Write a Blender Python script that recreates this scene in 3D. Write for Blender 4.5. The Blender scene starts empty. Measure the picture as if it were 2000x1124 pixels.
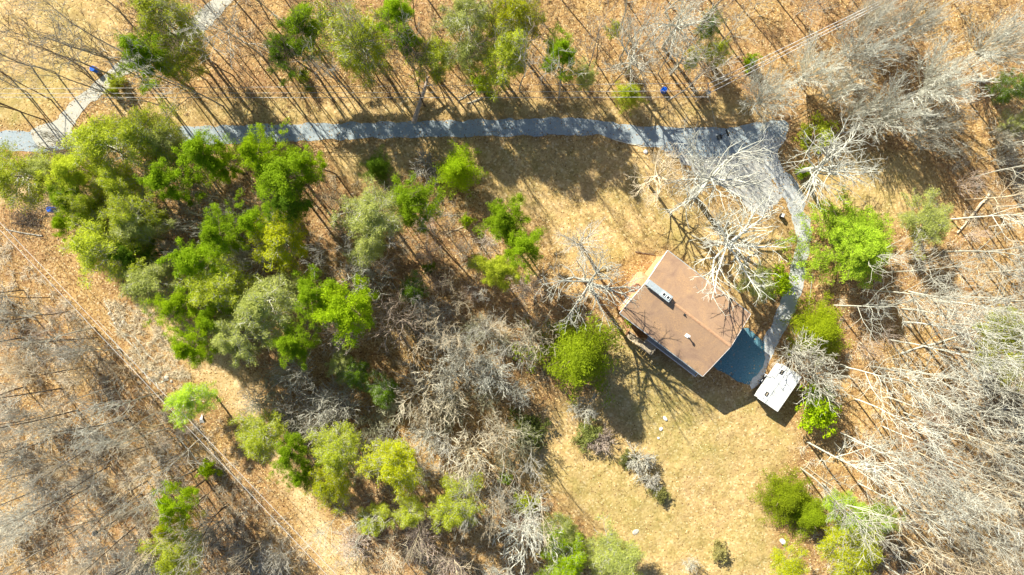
import bpy, math, random
import numpy as np
from mathutils import Vector, Matrix
from mathutils.geometry import tessellate_polygon
R = math.radians
D = bpy.data
scene = bpy.context.scene
COL = scene.collection

# ------------------------------------------------------------------ camera
CAM_H = 106.7
TILT = -1.29
cam_d = D.cameras.new('camera'); cam = D.objects.new('camera', cam_d); COL.objects.link(cam)
cam_d.sensor_width = 36; cam_d.lens = 24; cam_d.clip_start = 1; cam_d.clip_end = 6000
cam.location = (0, 0, CAM_H); cam.rotation_euler = (R(TILT), 0, 0)
scene.camera = cam
# ------------------------------------------------------------------ world, sun, exposure
SUN_EL = 36.0
SH = Vector((0.6, -0.8, 0))                      # direction in which shadows fall on the ground
w = D.worlds.new('World'); scene.world = w; w.use_nodes = True
nt = w.node_tree; bg = nt.nodes['Background']
sky = nt.nodes.new('ShaderNodeTexSky'); sky.sky_type = 'NISHITA'; sky.sun_disc = False
sky.sun_elevation = R(SUN_EL); sky.sun_rotation = math.atan2(-SH.x, -SH.y)
nt.links.new(sky.outputs[0], bg.inputs[0]); bg.inputs[1].default_value = 0.06; sky.ozone_density = 4.0
sd = D.lights.new('sun', 'SUN'); sun = D.objects.new('sun', sd); COL.objects.link(sun)
sd.energy = 5.0; sd.angle = R(0.53); sd.color = (1.0, 0.94, 0.78)
sv = Vector((SH.x*math.cos(R(SUN_EL)), SH.y*math.cos(R(SUN_EL)), -math.sin(R(SUN_EL))))
sun.rotation_euler = sv.to_track_quat('-Z', 'Y').to_euler(); sun.location = (-60, 80, 90)
scene.view_settings.view_transform = 'Standard'; scene.view_settings.look = 'None'
scene.view_settings.exposure = 1.15; scene.view_settings.gamma = 1.0
scene.render.engine = 'CYCLES'
scene.cycles.max_bounces = 6; scene.cycles.transparent_max_bounces = 4

# ------------------------------------------------------------------ photo pixel -> point at height z
FPX = 2000*24/36.0
_rot = Matrix.Rotation(R(TILT), 3, 'X')
def at(px, py, z=0.0):
    d = _rot @ Vector(((px-1000)/FPX, -(py-562)/FPX, -1.0))
    t = (z-CAM_H)/d.z
    return Vector((d.x*t, d.y*t, z))
def mpp(z): return (CAM_H-z)/FPX
def base_of(px, py, zc):
    p = at(px, py, zc); return p.x, p.y
def ppoly(pts): return np.array([[*at(a, b)[:2]] for a, b in pts])

# ------------------------------------------------------------------ helpers
def tag(o, label=None, cat=None, group=None, kind=None):
    if label: o['label'] = label
    if cat: o['category'] = cat
    if group: o['group'] = group
    if kind: o['kind'] = kind
    return o
def empty(name, loc=(0, 0, 0), rz=0.0):
    o = D.objects.new(name, None); o.empty_display_size = 0.3
    COL.objects.link(o); o.location = loc; o.rotation_euler = (0, 0, rz); return o
def link(name, me, mat=None, parent=None):
    o = D.objects.new(name, me); COL.objects.link(o)
    if mat: me.materials.append(mat)
    if parent: o.parent = parent
    return o
def mesh_np(name, V, F, tone=None, smooth=False):
    """V (n,3), F list of int arrays (m,k)"""
    me = D.meshes.new(name)
    V = np.asarray(V, np.float32)
    me.vertices.add(len(V)); me.vertices.foreach_set('co', V.ravel())
    Fs = [np.asarray(f, np.int32) for f in F if len(f)]
    nl = sum(f.size for f in Fs); nf = sum(len(f) for f in Fs)
    me.loops.add(nl); me.polygons.add(nf)
    me.loops.foreach_set('vertex_index', np.concatenate([f.ravel() for f in Fs]))
    ls = []; s = 0
    for f in Fs:
        ls.append(s+np.arange(len(f))*f.shape[1]); s += f.size
    me.polygons.foreach_set('loop_start', np.concatenate(ls).astype(np.int32))
    if smooth: me.polygons.foreach_set('use_smooth', np.ones(nf, bool))
    if tone is not None:
        a = me.attributes.new('tone', 'FLOAT', 'POINT'); a.data.foreach_set('value', np.asarray(tone, np.float32))
    me.update(calc_edges=True)
    return me
class MB:
    """collects boxes, tubes and polygons into ONE mesh"""
    def __init__(s): s.v = []; s.f = []
    def poly(s, pts):
        n = len(s.v); s.v += [tuple(p) for p in pts]; s.f.append(tuple(range(n, n+len(pts)))); return s
    def hexa(s, a, b):          # a: bottom 4, b: top 4 (ccw from above)
        n = len(s.v); s.v += [tuple(p) for p in a]+[tuple(p) for p in b]
        s.f += [(n+3, n+2, n+1, n), (n+4, n+5, n+6, n+7)]
        for i in range(4):
            j = (i+1) % 4; s.f.append((n+i, n+j, n+4+j, n+4+i))
        return s
    def box(s, x0, x1, y0, y1, z0, z1):
        return s.hexa([(x0, y0, z0), (x1, y0, z0), (x1, y1, z0), (x0, y1, z0)], [(x0, y0, z1), (x1, y0, z1), (x1, y1, z1), (x0, y1, z1)])
    def bar(s, p, q, w, h=None):
        p = Vector(p); q = Vector(q); d = (q-p).normalized(); h = h or w
        u = d.cross(Vector((0, 0, 1)));
        if u.length < 1e-3: u = Vector((1, 0, 0))
        u.normalize(); v = u.cross(d)
        u = u*w/2; v = v*h/2
        return s.hexa([p-u-v, p+u-v, q+u-v, q-u-v], [p-u+v, p+u+v, q+u+v, q-u+v])
    def tube(s, pts, rad, k=8, cap=True):
        pts = [Vector(p) for p in pts]; n = len(pts)
        if not hasattr(rad, '__len__'): rad = [rad]*n
        d0 = (pts[-1]-pts[0]).normalized(); u = d0.cross(Vector((0.31, 0.17, 0.93)))
        if u.length < .05: u = d0.cross(Vector((1, 0, 0)))
        u.normalize(); v = d0.cross(u); b = len(s.v)
        for p, r in zip(pts, rad):
            for i in range(k):
                a = 2*math.pi*i/k; s.v.append(tuple(p+(u*math.cos(a)+v*math.sin(a))*r))
        for j in range(n-1):
            for i in range(k):
                i2 = (i+1) % k; s.f.append((b+j*k+i, b+j*k+i2, b+(j+1)*k+i2, b+(j+1)*k+i))
        if cap:
            s.f.append(tuple(b+i for i in range(k))[::-1]); s.f.append(tuple(b+(n-1)*k+i for i in range(k)))
        return s
    def build(s, name, mat, parent=None, bevel=0, smooth=False):
        me = D.meshes.new(name); me.from_pydata(s.v, [], s.f); me.update()
        if smooth: me.polygons.foreach_set('use_smooth', [True]*len(me.polygons))
        o = link(name, me, mat, parent)
        if bevel:
            m = o.modifiers.new('bevel', 'BEVEL'); m.width = bevel; m.segments = 2; m.limit_method = 'ANGLE'
        return o

# ------------------------------------------------------------------ materials
def N(nt, t, **kw):
    n = nt.nodes.new(t)
    for k, v in kw.items():
        if k.startswith('i_'):
            key = k[2:]; key = int(key) if key.isdigit() else key.replace('_', ' ')
            n.inputs[key].default_value = v
        else: setattr(n, k, v)
    return n
def newmat(name, rough=0.8):
    m = D.materials.new(name); m.use_nodes = True; b = m.node_tree.nodes['Principled BSDF']
    b.inputs['Roughness'].default_value = rough
    b.inputs['Specular IOR Level'].default_value = 0.25
    return m, m.node_tree, b
def ramp(nt, fac, stops):
    r = nt.nodes.new('ShaderNodeValToRGB'); e = r.color_ramp.elements
    while len(e) < len(stops): e.new(0.5)
    for i, (p, c) in enumerate(stops): e[i].position = p; e[i].color = (*c, 1)
    if fac is not None: nt.links.new(fac, r.inputs[0])
    return r.outputs[0]
def mix(nt, fac, a, b, mode='MIX'):
    m = nt.nodes.new('ShaderNodeMix'); m.data_type = 'RGBA'; m.blend_type = mode; m.clamp_factor = True
    for i, x in ((0, fac), (6, a), (7, b)):
        if isinstance(x, bpy.types.NodeSocket): nt.links.new(x, m.inputs[i])
        elif i == 0: m.inputs[0].default_value = x
        else: m.inputs[i].default_value = (*x, 1) if len(x) == 3 else x
    return m.outputs[2]
def noise(nt, co, scale, detail=4, rough=0.6, dist=0.0):
    n = N(nt, 'ShaderNodeTexNoise'); n.inputs['Scale'].default_value = scale; n.inputs['Detail'].default_value = detail
    n.inputs['Roughness'].default_value = rough; n.inputs['Distortion'].default_value = dist
    nt.links.new(co, n.inputs['Vector']); return n.outputs[0]
def coord(nt): return N(nt, 'ShaderNodeTexCoord').outputs['Object']
def bump(nt, b, h, s=0.5, d=0.05):
    n = N(nt, 'ShaderNodeBump'); n.inputs['Strength'].default_value = s; n.inputs['Distance'].default_value = d
    nt.links.new(h, n.inputs['Height']); nt.links.new(n.outputs[0], b.inputs['Normal'])
def noisy(name, c1, c2, scale=6, rough=0.85, bmp=0.3, lo=0.35, hi=0.65, spec=None):
    m, nt, b = newmat(name, rough); co = coord(nt); n = noise(nt, co, scale, 6, 0.65)
    nt.links.new(ramp(nt, n, [(lo, c1), (hi, c2)]), b.inputs['Base Color'])
    if bmp: bump(nt, b, n, bmp)
    if spec is not None: b.inputs['Specular IOR Level'].default_value = spec
    return m
def tinted(name, lo, hi, use_tone=False, transl=0.0, vary=0.25):
    """bark / leaf material: the object's own colour times a noise or a per-leaf tone"""
    m, nt, b = newmat(name, 0.75); L = nt.links
    oi = N(nt, 'ShaderNodeObjectInfo')
    if use_tone: f = N(nt, 'ShaderNodeAttribute', attribute_name='tone').outputs['Fac']
    else: f = noise(nt, coord(nt), 2.2, 5, 0.7)
    c = mix(nt, 1.0, oi.outputs['Color'], ramp(nt, f, [(0.0 if use_tone else 0.3, lo), (1.0 if use_tone else 0.7, hi)]), 'MULTIPLY')
    hs = N(nt, 'ShaderNodeHueSaturation'); L.new(c, hs.inputs['Color'])
    mr = N(nt, 'ShaderNodeMapRange'); mr.inputs[3].default_value = 1-vary; mr.inputs[4].default_value = 1+vary
    L.new(oi.outputs['Random'], mr.inputs[0]); L.new(mr.outputs[0], hs.inputs['Value'])
    L.new(hs.outputs[0], b.inputs['Base Color'])
    if transl:
        tr = N(nt, 'ShaderNodeBsdfTranslucent'); L.new(hs.outputs[0], tr.inputs[0])
        mx = N(nt, 'ShaderNodeMixShader'); mx.inputs[0].default_value = transl
        L.new(b.outputs[0], mx.inputs[1]); L.new(tr.outputs[0], mx.inputs[2])
        L.new(mx.outputs[0], nt.nodes['Material Output'].inputs[0])
    return m
BARK = tinted('bark', (0.55, 0.5, 0.46), (1.05, 1.03, 1.0))
LEAF = tinted('needles', (0.6, 0.62, 0.6), (1.5, 1.42, 1.0), True, 0.42, 0.14)
M = {}
M['asphalt'] = noisy('asphalt', (0.17, 0.19, 0.21), (0.25, 0.265, 0.28), 3, 0.9, 0.2)
M['white'] = noisy('white_paint', (0.72, 0.73, 0.74), (0.82, 0.82, 0.82), 2, 0.45, 0.05)
M['grey_metal'] = noisy('grey_metal', (0.30, 0.35, 0.38), (0.42, 0.47, 0.5), 5, 0.5, 0.05)
M['dark'] = noisy('dark_metal', (0.015, 0.02, 0.025), (0.04, 0.045, 0.05), 5, 0.5, 0.05)
M['blue'] = noisy('blue_plastic', (0.003, 0.07, 0.5), (0.006, 0.13, 0.75), 3, 0.4, 0.05)
M['wire'] = noisy('wire_metal', (0.5, 0.5, 0.5), (0.7, 0.7, 0.7), 1, 0.4, 0)
M['wood'] = noisy('weathered_wood', (0.32, 0.26, 0.18), (0.5, 0.43, 0.32), 4, 0.85, 0.2)
M['rock'] = noisy('pale_rock', (0.36, 0.32, 0.26), (0.6, 0.56, 0.5), 2.5, 0.9, 0.5)
M['glass'] = noisy('window_glass', (0.02, 0.04, 0.06), (0.03, 0.06, 0.09), 1, 0.08, 0, spec=0.8)

# ------------------------------------------------------------------ zones of the ground
LAWNS = [
 [(640,300),(760,272),(1000,272),(1200,280),(1300,300),(1330,345),(1400,400),(1480,430),(1540,440),(1545,500),(1500,560),(1450,600),(1300,480),(1200,530),(1120,520),(1070,480),(1045,430),(960,400),(930,340),(830,320),(740,390),(660,340)],
 [(1170,620),(1290,700),(1400,760),(1480,770),(1560,850),(1535,900),(1500,960),(1500,1010),(1520,1060),(1520,1124),(1530,1250),(1290,1250),(1240,1100),(1130,1010),(1080,960),(1010,930),(1010,850),(1080,800),(1180,760),(1180,690)],
 [(-150,-150),(190,-150),(240,30),(230,110),(150,190),(60,240),(-150,250)],
 [(230,195),(700,190),(1450,195),(1490,228),(1340,250),(1000,232),(700,240),(230,252)],
 [(1540,370),(1640,300),(1800,310),(1840,380),(1750,440),(1600,430)],
]
DIRTS = [
 [(-60,370),(30,360),(110,380),(120,410),(60,400),(-60,410)],
 [(280,590),(330,600),(375,650),(450,700),(500,760),(520,830),(560,900),(600,960),(650,1020),(700,1090),(760,1200),(650,1200),(615,1100),(590,1020),(545,940),(510,880),(455,810),(410,760),(370,720),(330,690),(290,640)],
 [(140,880),(170,890),(215,940),(190,940),(150,910)],
]
ROAD = [(-260,262),(0,256),(140,258),(250,252),(360,248),(500,244),(700,240),(830,237),(1000,233),(1130,230),(1180,238),(1250,247),(1340,250),(1420,250),(1480,240),(1512,236),(1532,236),(1540,244),(1538,256),(1528,266),(1500,275),(1440,300),(1380,310),(1330,300),(1290,290),(1258,287),(1200,273),(1170,264),(1100,265),(900,267),(700,271),(550,277),(400,283),(140,290),(80,299),(0,292),(-260,300)]
LOT = [(1285,289),(1330,296),(1400,285),(1470,262),(1520,250),(1542,262),(1515,300),(1505,340),(1518,365),(1525,385),(1512,410),(1494,421),(1470,412),(1440,385),(1410,362),(1375,345),(1335,320)]
DRIVE = [(1478,262),(1500,258),(1520,280),(1516,300),(1526,322),(1546,345),(1566,372),(1572,398),(1570,412),(1582,430),(1588,448),(1581,478),(1577,520),(1568,560),(1552,610),(1530,655),(1505,700),(1485,745),(1468,760),(1458,735),(1470,700),(1490,665),(1505,640),(1524,590),(1539,545),(1551,500),(1555,470),(1550,440),(1542,415),(1535,395),(1524,378),(1510,352),(1495,335),(1490,300)]
PATIO = [(1380,705),(1430,640),(1462,640),(1492,668),(1494,700),(1480,735),(1462,749),(1440,747),(1425,735),(1400,725)]
LANE = [(75,290),(60,256),(110,232),(150,190),(190,155),(235,118),(300,85),(370,40),(420,-10),(480,-110),(520,-110),(460,-5),(400,60),(320,110),(255,140),(210,172),(175,205),(150,235),(135,262),(140,285)]

def seg_dist(X, Y, poly):
    P = np.asarray(poly); Q = np.roll(P, -1, 0); d2 = np.full(X.shape, 1e18); ins = np.zeros(X.shape, bool)
    for (x0, y0), (x1, y1) in zip(P, Q):
        dx, dy = x1-x0, y1-y0; t = np.clip(((X-x0)*dx+(Y-y0)*dy)/(dx*dx+dy*dy+1e-12), 0, 1)
        d2 = np.minimum(d2, (X-x0-t*dx)**2+(Y-y0-t*dy)**2)
        c = ((y0 > Y) != (y1 > Y)) & (X < (x1-x0)*(Y-y0)/(y1-y0+1e-12)+x0); ins ^= c
    return np.where(ins, -1, 1)*np.sqrt(d2)
def lownoise(X, Y, s, seed):
    rg = np.random.RandomState(seed); o = 0
    for k in range(5):
        a = rg.rand()*6.28; f = s*(1+0.55*k); o = o+np.sin((X*math.cos(a)+Y*math.sin(a))*f+rg.rand()*6.28+1.3*np.sin((X*math.sin(a)-Y*math.cos(a))*f*0.7))/(1+0.3*k)
    return o/2.6
HARD = [ppoly(p) for p in (ROAD, LOT, DRIVE, PATIO, LANE)]
HOUSE_PX = [(1290,500),(1200,610),(1190,650),(1240,700),(1350,740),(1420,720),(1450,620)]
FLATS = HARD+[ppoly(HOUSE_PX), ppoly([(1460,760),(1500,800),(1560,740),(1510,700)])]
def ground_h(X, Y):
    X = np.asarray(X, float); Y = np.asarray(Y, float)
    d = np.full(X.shape, 1e9)
    for p in FLATS: d = np.minimum(d, seg_dist(X, Y, p))
    m = np.clip((d-0.8)/4.0, 0, 1); m = m*m*(3-2*m)
    hp0 = at(745, 735); hol = -2.6*np.exp(-(((X-hp0.x)/6.5)**2+((Y-hp0.y)/5.0)**2))
    return hol+m*(0.28*lownoise(X, Y, 0.16, 3)+0.10*lownoise(X, Y, 0.7, 4)+0.04*lownoise(X, Y, 2.1, 9))
def gh(x, y): return float(ground_h(np.array([x]), np.array([y]))[0])

def build_ground():
    xs = np.concatenate([[-3000, -900, -350, -160, -120], np.arange(-98, 98.01, 0.42), [120, 160, 350, 900, 3000]])
    ys = np.concatenate([[-3000, -900, -350, -130, -80], np.arange(-62, 62.01, 0.42), [80, 130, 350, 900, 3000]])
    X, Y = np.meshgrid(xs, ys); h = ground_h(X, Y)
    far = (np.abs(X) > 100) | (np.abs(Y) > 64); h[far] = 0
    V = np.stack([X, Y, h], -1).reshape(-1, 3); nx = len(xs); ny = len(ys)
    i = np.arange(nx*ny).reshape(ny, nx)
    F = np.stack([i[:-1, :-1], i[:-1, 1:], i[1:, 1:], i[1:, :-1]], -1).reshape(-1, 4)
    me = mesh_np('ground', V, [F], smooth=True)
    wob = 1.1*lownoise(X, Y, 0.55, 7)+0.5*lownoise(X, Y, 1.9, 8)
    def soft(polys, wdt):
        d = np.full(X.shape, 1e9)
        for p in polys: d = np.minimum(d, seg_dist(X, Y, ppoly(p)))
        return np.clip(0.5-(d+wob)/wdt, 0, 1)
    lawn = soft(LAWNS, 3.5); dirt = soft(DIRTS, 2.0)
    grn = soft([[(1180,620),(1300,720),(1400,800),(1420,900),(1300,930),(1240,860),(1180,700)],[(1080,920),(1200,890),(1300,1000),(1250,1040),(1100,980)],[(20,150),(120,150),(110,230),(10,240)],[(1290,400),(1330,420),(1340,500),(1300,480)],[(1160,490),(1290,480),(1250,540),(1160,560)]], 4.0)
    C = np.stack([lawn, dirt, grn, np.ones_like(lawn)], -1).reshape(-1, 4).astype(np.float32)
    a = me.color_attributes.new('zone', 'FLOAT_COLOR', 'POINT'); a.data.foreach_set('color', C.ravel())
    m, nt, b = newmat('forest_floor', 0.95); co = coord(nt); L = nt.links
    sep = N(nt, 'ShaderNodeSeparateColor'); at_ = N(nt, 'ShaderNodeAttribute', attribute_name='zone'); L.new(at_.outputs['Color'], sep.inputs[0])
    big = noise(nt, co, 0.06, 4, 0.6, 0.4); mid = noise(nt, co, 0.45, 5, 0.65); fine = noise(nt, co, 3.2, 3, 0.75)
    vor = N(nt, 'ShaderNodeTexVoronoi'); vor.inputs['Scale'].default_value = 3.6; L.new(co, vor.inputs['Vector'])
    vs = N(nt, 'ShaderNodeSeparateColor'); L.new(vor.outputs['Color'], vs.inputs[0])
    leaf = ramp(nt, vs.outputs[0], [(0.0, (0.13, 0.065, 0.03)), (0.25, (0.35, 0.21, 0.085)), (0.65, (0.52, 0.35, 0.14)), (0.9, (0.65, 0.48, 0.24)), (1.0, (0.84, 0.70, 0.46))])
    litter = mix(nt, 0.5, leaf, ramp(nt, mid, [(0.3, (0.26, 0.155, 0.07)), (0.52, (0.45, 0.29, 0.105)), (0.72, (0.59, 0.415, 0.175))]))
    litter = mix(nt, ramp(nt, big, [(0.42, (0, 0, 0)), (0.62, (1, 1, 1))]), litter, mix(nt, 0.5, litter, (0.34, 0.19, 0.10)))
    litter = mix(nt, ramp(nt, fine, [(0.33, (1, 1, 1)), (0.47, (0, 0, 0))]), litter, (0.12, 0.06, 0.025))
    grass = mix(nt, 0.4, ramp(nt, mid, [(0.32, (0.27, 0.22, 0.075)), (0.5, (0.46, 0.335, 0.15)), (0.7, (0.57, 0.41, 0.22))]), leaf)
    grass = mix(nt, ramp(nt, big, [(0.47, (0, 0, 0)), (0.62, (0.5, 0.5, 0.5))]), grass, mix(nt, 0.5, grass, (0.26, 0.25, 0.07)))
    dirtc = ramp(nt, mid, [(0.3, (0.36, 0.23, 0.09)), (0.5, (0.54, 0.38, 0.18)), (0.7, (0.68, 0.53, 0.31))])
    dirtc = mix(nt, 0.35, dirtc, ramp(nt, noise(nt, co, 2.0, 6, 0.8, 1.0), [(0.35, (0.22, 0.14, 0.06)), (0.5, (0.5, 0.36, 0.18)), (0.62, (0.8, 0.7, 0.5))]))
    gm = N(nt, 'ShaderNodeMath', operation='MULTIPLY'); L.new(sep.outputs[2], gm.inputs[0]); gm.inputs[1].default_value = 0.25
    grass = mix(nt, gm.outputs[0], grass, ramp(nt, fine, [(0.35, (0.14, 0.15, 0.03)), (0.65, (0.34, 0.34, 0.09))]))
    litter = mix(nt, 1.0, litter, (0.90, 0.89, 0.93), 'MULTIPLY'); c = mix(nt, sep.outputs[0], litter, grass); c = mix(nt, sep.outputs[1], c, dirtc)
    L.new(c, b.inputs['Base Color']); bump(nt, b, fine, 0.7, 0.12)
    b.inputs['Specular IOR Level'].default_value = 0.05
    o = link('ground', me, m); tag(o, kind='structure')
build_ground()

def sheet(name, px, z, mat, jit=0.25, seed=1):
    P = ppoly(px); out = []; rg = np.random.RandomState(seed)
    for a, b in zip(P, np.roll(P, -1, 0)):
        n = max(1, int(np.linalg.norm(b-a)/0.45))
        for i in range(n):
            p = a+(b-a)*i/n; out.append(p)
    out = np.array(out)
    j = lownoise(out[:, 0], out[:, 1], 1.1, seed)*jit+rg.normal(0, jit*0.18, len(out))
    d = np.roll(out, -1, 0)-np.roll(out, 1, 0); nrm = np.stack([d[:, 1], -d[:, 0]], -1)/(np.linalg.norm(d, axis=1)[:, None]+1e-9)
    out = out+nrm*j[:, None]
    vs = [Vector((x, y, z)) for x, y in out]; tr = tessellate_polygon([vs])
    F = np.array([t for t in tr])
    Vv = np.array([tuple(v) for v in vs])
    e1 = Vv[F[:, 1]]-Vv[F[:, 0]]; e2 = Vv[F[:, 2]]-Vv[F[:, 0]]; flip = (e1[:, 0]*e2[:, 1]-e1[:, 1]*e2[:, 0]) < 0
    F[flip] = F[flip][:, ::-1]
    o = link(name, mesh_np(name, Vv, [F]), mat); tag(o, kind='structure'); return o
def road_mat(name, a, b_, leafy, s=0.5):
    m, nt, b = newmat(name, 0.9); co = coord(nt); L = nt.links
    mid = noise(nt, co, 0.5, 6, 0.65, 0.3); fn = noise(nt, co, 5, 4, 0.7); gr = noise(nt, co, 1.6, 5, 0.7)
    c = ramp(nt, mid, [(0.3, a), (0.7, b_)]); c = mix(nt, s, c, ramp(nt, fn, [(0.3, tuple(x*0.75 for x in a)), (0.7, tuple(min(1, x*1.25) for x in b_))]))
    c = mix(nt, ramp(nt, gr, [(0.62-leafy*0.2, (0, 0, 0)), (0.68, (1, 1, 1))]), c, mix(nt, 0.6, c, (0.45, 0.3, 0.15)))
    L.new(c, b.inputs['Base Color']); bump(nt, b, fn, 0.35, 0.03); return m
sheet('road', ROAD, 0.034, road_mat('old_asphalt', (0.24, 0.30, 0.335), (0.35, 0.39, 0.41), 0.05), 0.22, 2)
sheet('gravel_lot', LOT, 0.030, road_mat('grey_gravel', (0.33, 0.335, 0.32), (0.46, 0.455, 0.43), 0.3, 0.7), 0.5, 3)
sheet('driveway', DRIVE, 0.038, road_mat('pale_asphalt', (0.36, 0.385, 0.40), (0.48, 0.49, 0.49), 0.1), 0.25, 4)
sheet('patio_pavement', PATIO, 0.042, road_mat('shade_tinted_asphalt', (0.05, 0.16, 0.22), (0.12, 0.25, 0.31), 0.12, 0.7), 0.25, 5)  # dark blue of the house shadow is mixed into this base colour
sheet('side_lane', LANE, 0.038, road_mat('concrete_lane', (0.34, 0.33, 0.28), (0.50, 0.485, 0.42), 0.15), 0.3, 6)

# ------------------------------------------------------------------ trees: geometry in numpy
def unit(v): return v/(np.linalg.norm(v, axis=-1, keepdims=True)+1e-9)
class Tubes:
    def __init__(s): s.V = []; s.F = []; s.n = 0
    def add(s, P, Rr, k):
        P = np.asarray(P, float); Rr = np.asarray(Rr, float)
        if P.ndim == 2: P = P[None]; Rr = Rr[None]
        m, n, _ = P.shape
        ax = unit(P[:, -1]-P[:, 0]); ref = np.where(np.abs(ax[:, 2:3]) > 0.9, np.array([[1., 0, 0]]), np.array([[0, 0, 1.]]))
        A = unit(np.cross(ax, ref)); B = np.cross(ax, A)
        th = np.arange(k)*2*math.pi/k
        ring = A[:, None, :]*np.cos(th)[None, :, None]+B[:, None, :]*np.sin(th)[None, :, None]
        V = P[:, :, None, :]+Rr[:, :, None, None]*ring[:, None]
        idx = s.n+np.arange(m*n*k).reshape(m, n, k); nx = np.roll(idx, -1, 2)
        F = np.stack([idx[:, :-1], nx[:, :-1], nx[:, 1:], idx[:, 1:]], -1).reshape(-1, 4)
        s.V.append(V.reshape(-1, 3)); s.F.append(F); s.n += m*n*k
    def mesh(s, name): return mesh_np(name, np.concatenate(s.V), [np.concatenate(s.F)], smooth=True)
def grow_batch(rg, P0, Dr, L, r0, nseg, wob, up, tip=0.25):
    """m polylines at once"""
    m = len(P0); P = np.zeros((m, nseg+1, 3)); P[:, 0] = P0; d = unit(Dr)
    for i in range(nseg):
        d = unit(d+rg.normal(0, wob, (m, 3))+np.array([0, 0, up])); P[:, i+1] = P[:, i]+d*(L/nseg)[:, None]
    t = np.linspace(0, 1, nseg+1)[None]
    return P, r0[:, None]*(1-(1-tip)*t)
def kids(rg, P, Rr, Ls, per, t0, ang, lr, rr, t1=1.0):
    """children of m polylines: start, direction, length, radius"""
    m, n, _ = P.shape; T = (t0+(t1-t0)*((np.arange(per)[None]+rg.rand(m, per))/per))
    x = np.clip(T*(n-1), 0, n-1.001); i = x.astype(int); f = (x-i)[..., None]; mi = np.arange(m)[:, None]
    p = P[mi, i]*(1-f)+P[mi, i+1]*f; tan = unit(P[mi, i+1]-P[mi, i])
    rad = Rr[mi, i]*(1-f[..., 0])+Rr[mi, i+1]*f[..., 0]
    rv = rg.normal(0, 1, (m, per, 3)); side = unit(rv-(rv*tan).sum(-1, keepdims=True)*tan)
    a = np.radians(ang+rg.normal(0, 12, (m, per)))[..., None]
    d = tan*np.cos(a)+side*np.sin(a)
    ln = Ls[:, None]*lr*(1.15-0.65*T)*(0.7+0.6*rg.rand(m, per))
    r = np.maximum(rad*rr, 0.012)
    return p.reshape(-1, 3), d.reshape(-1, 3), ln.ravel(), r.ravel()
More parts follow.
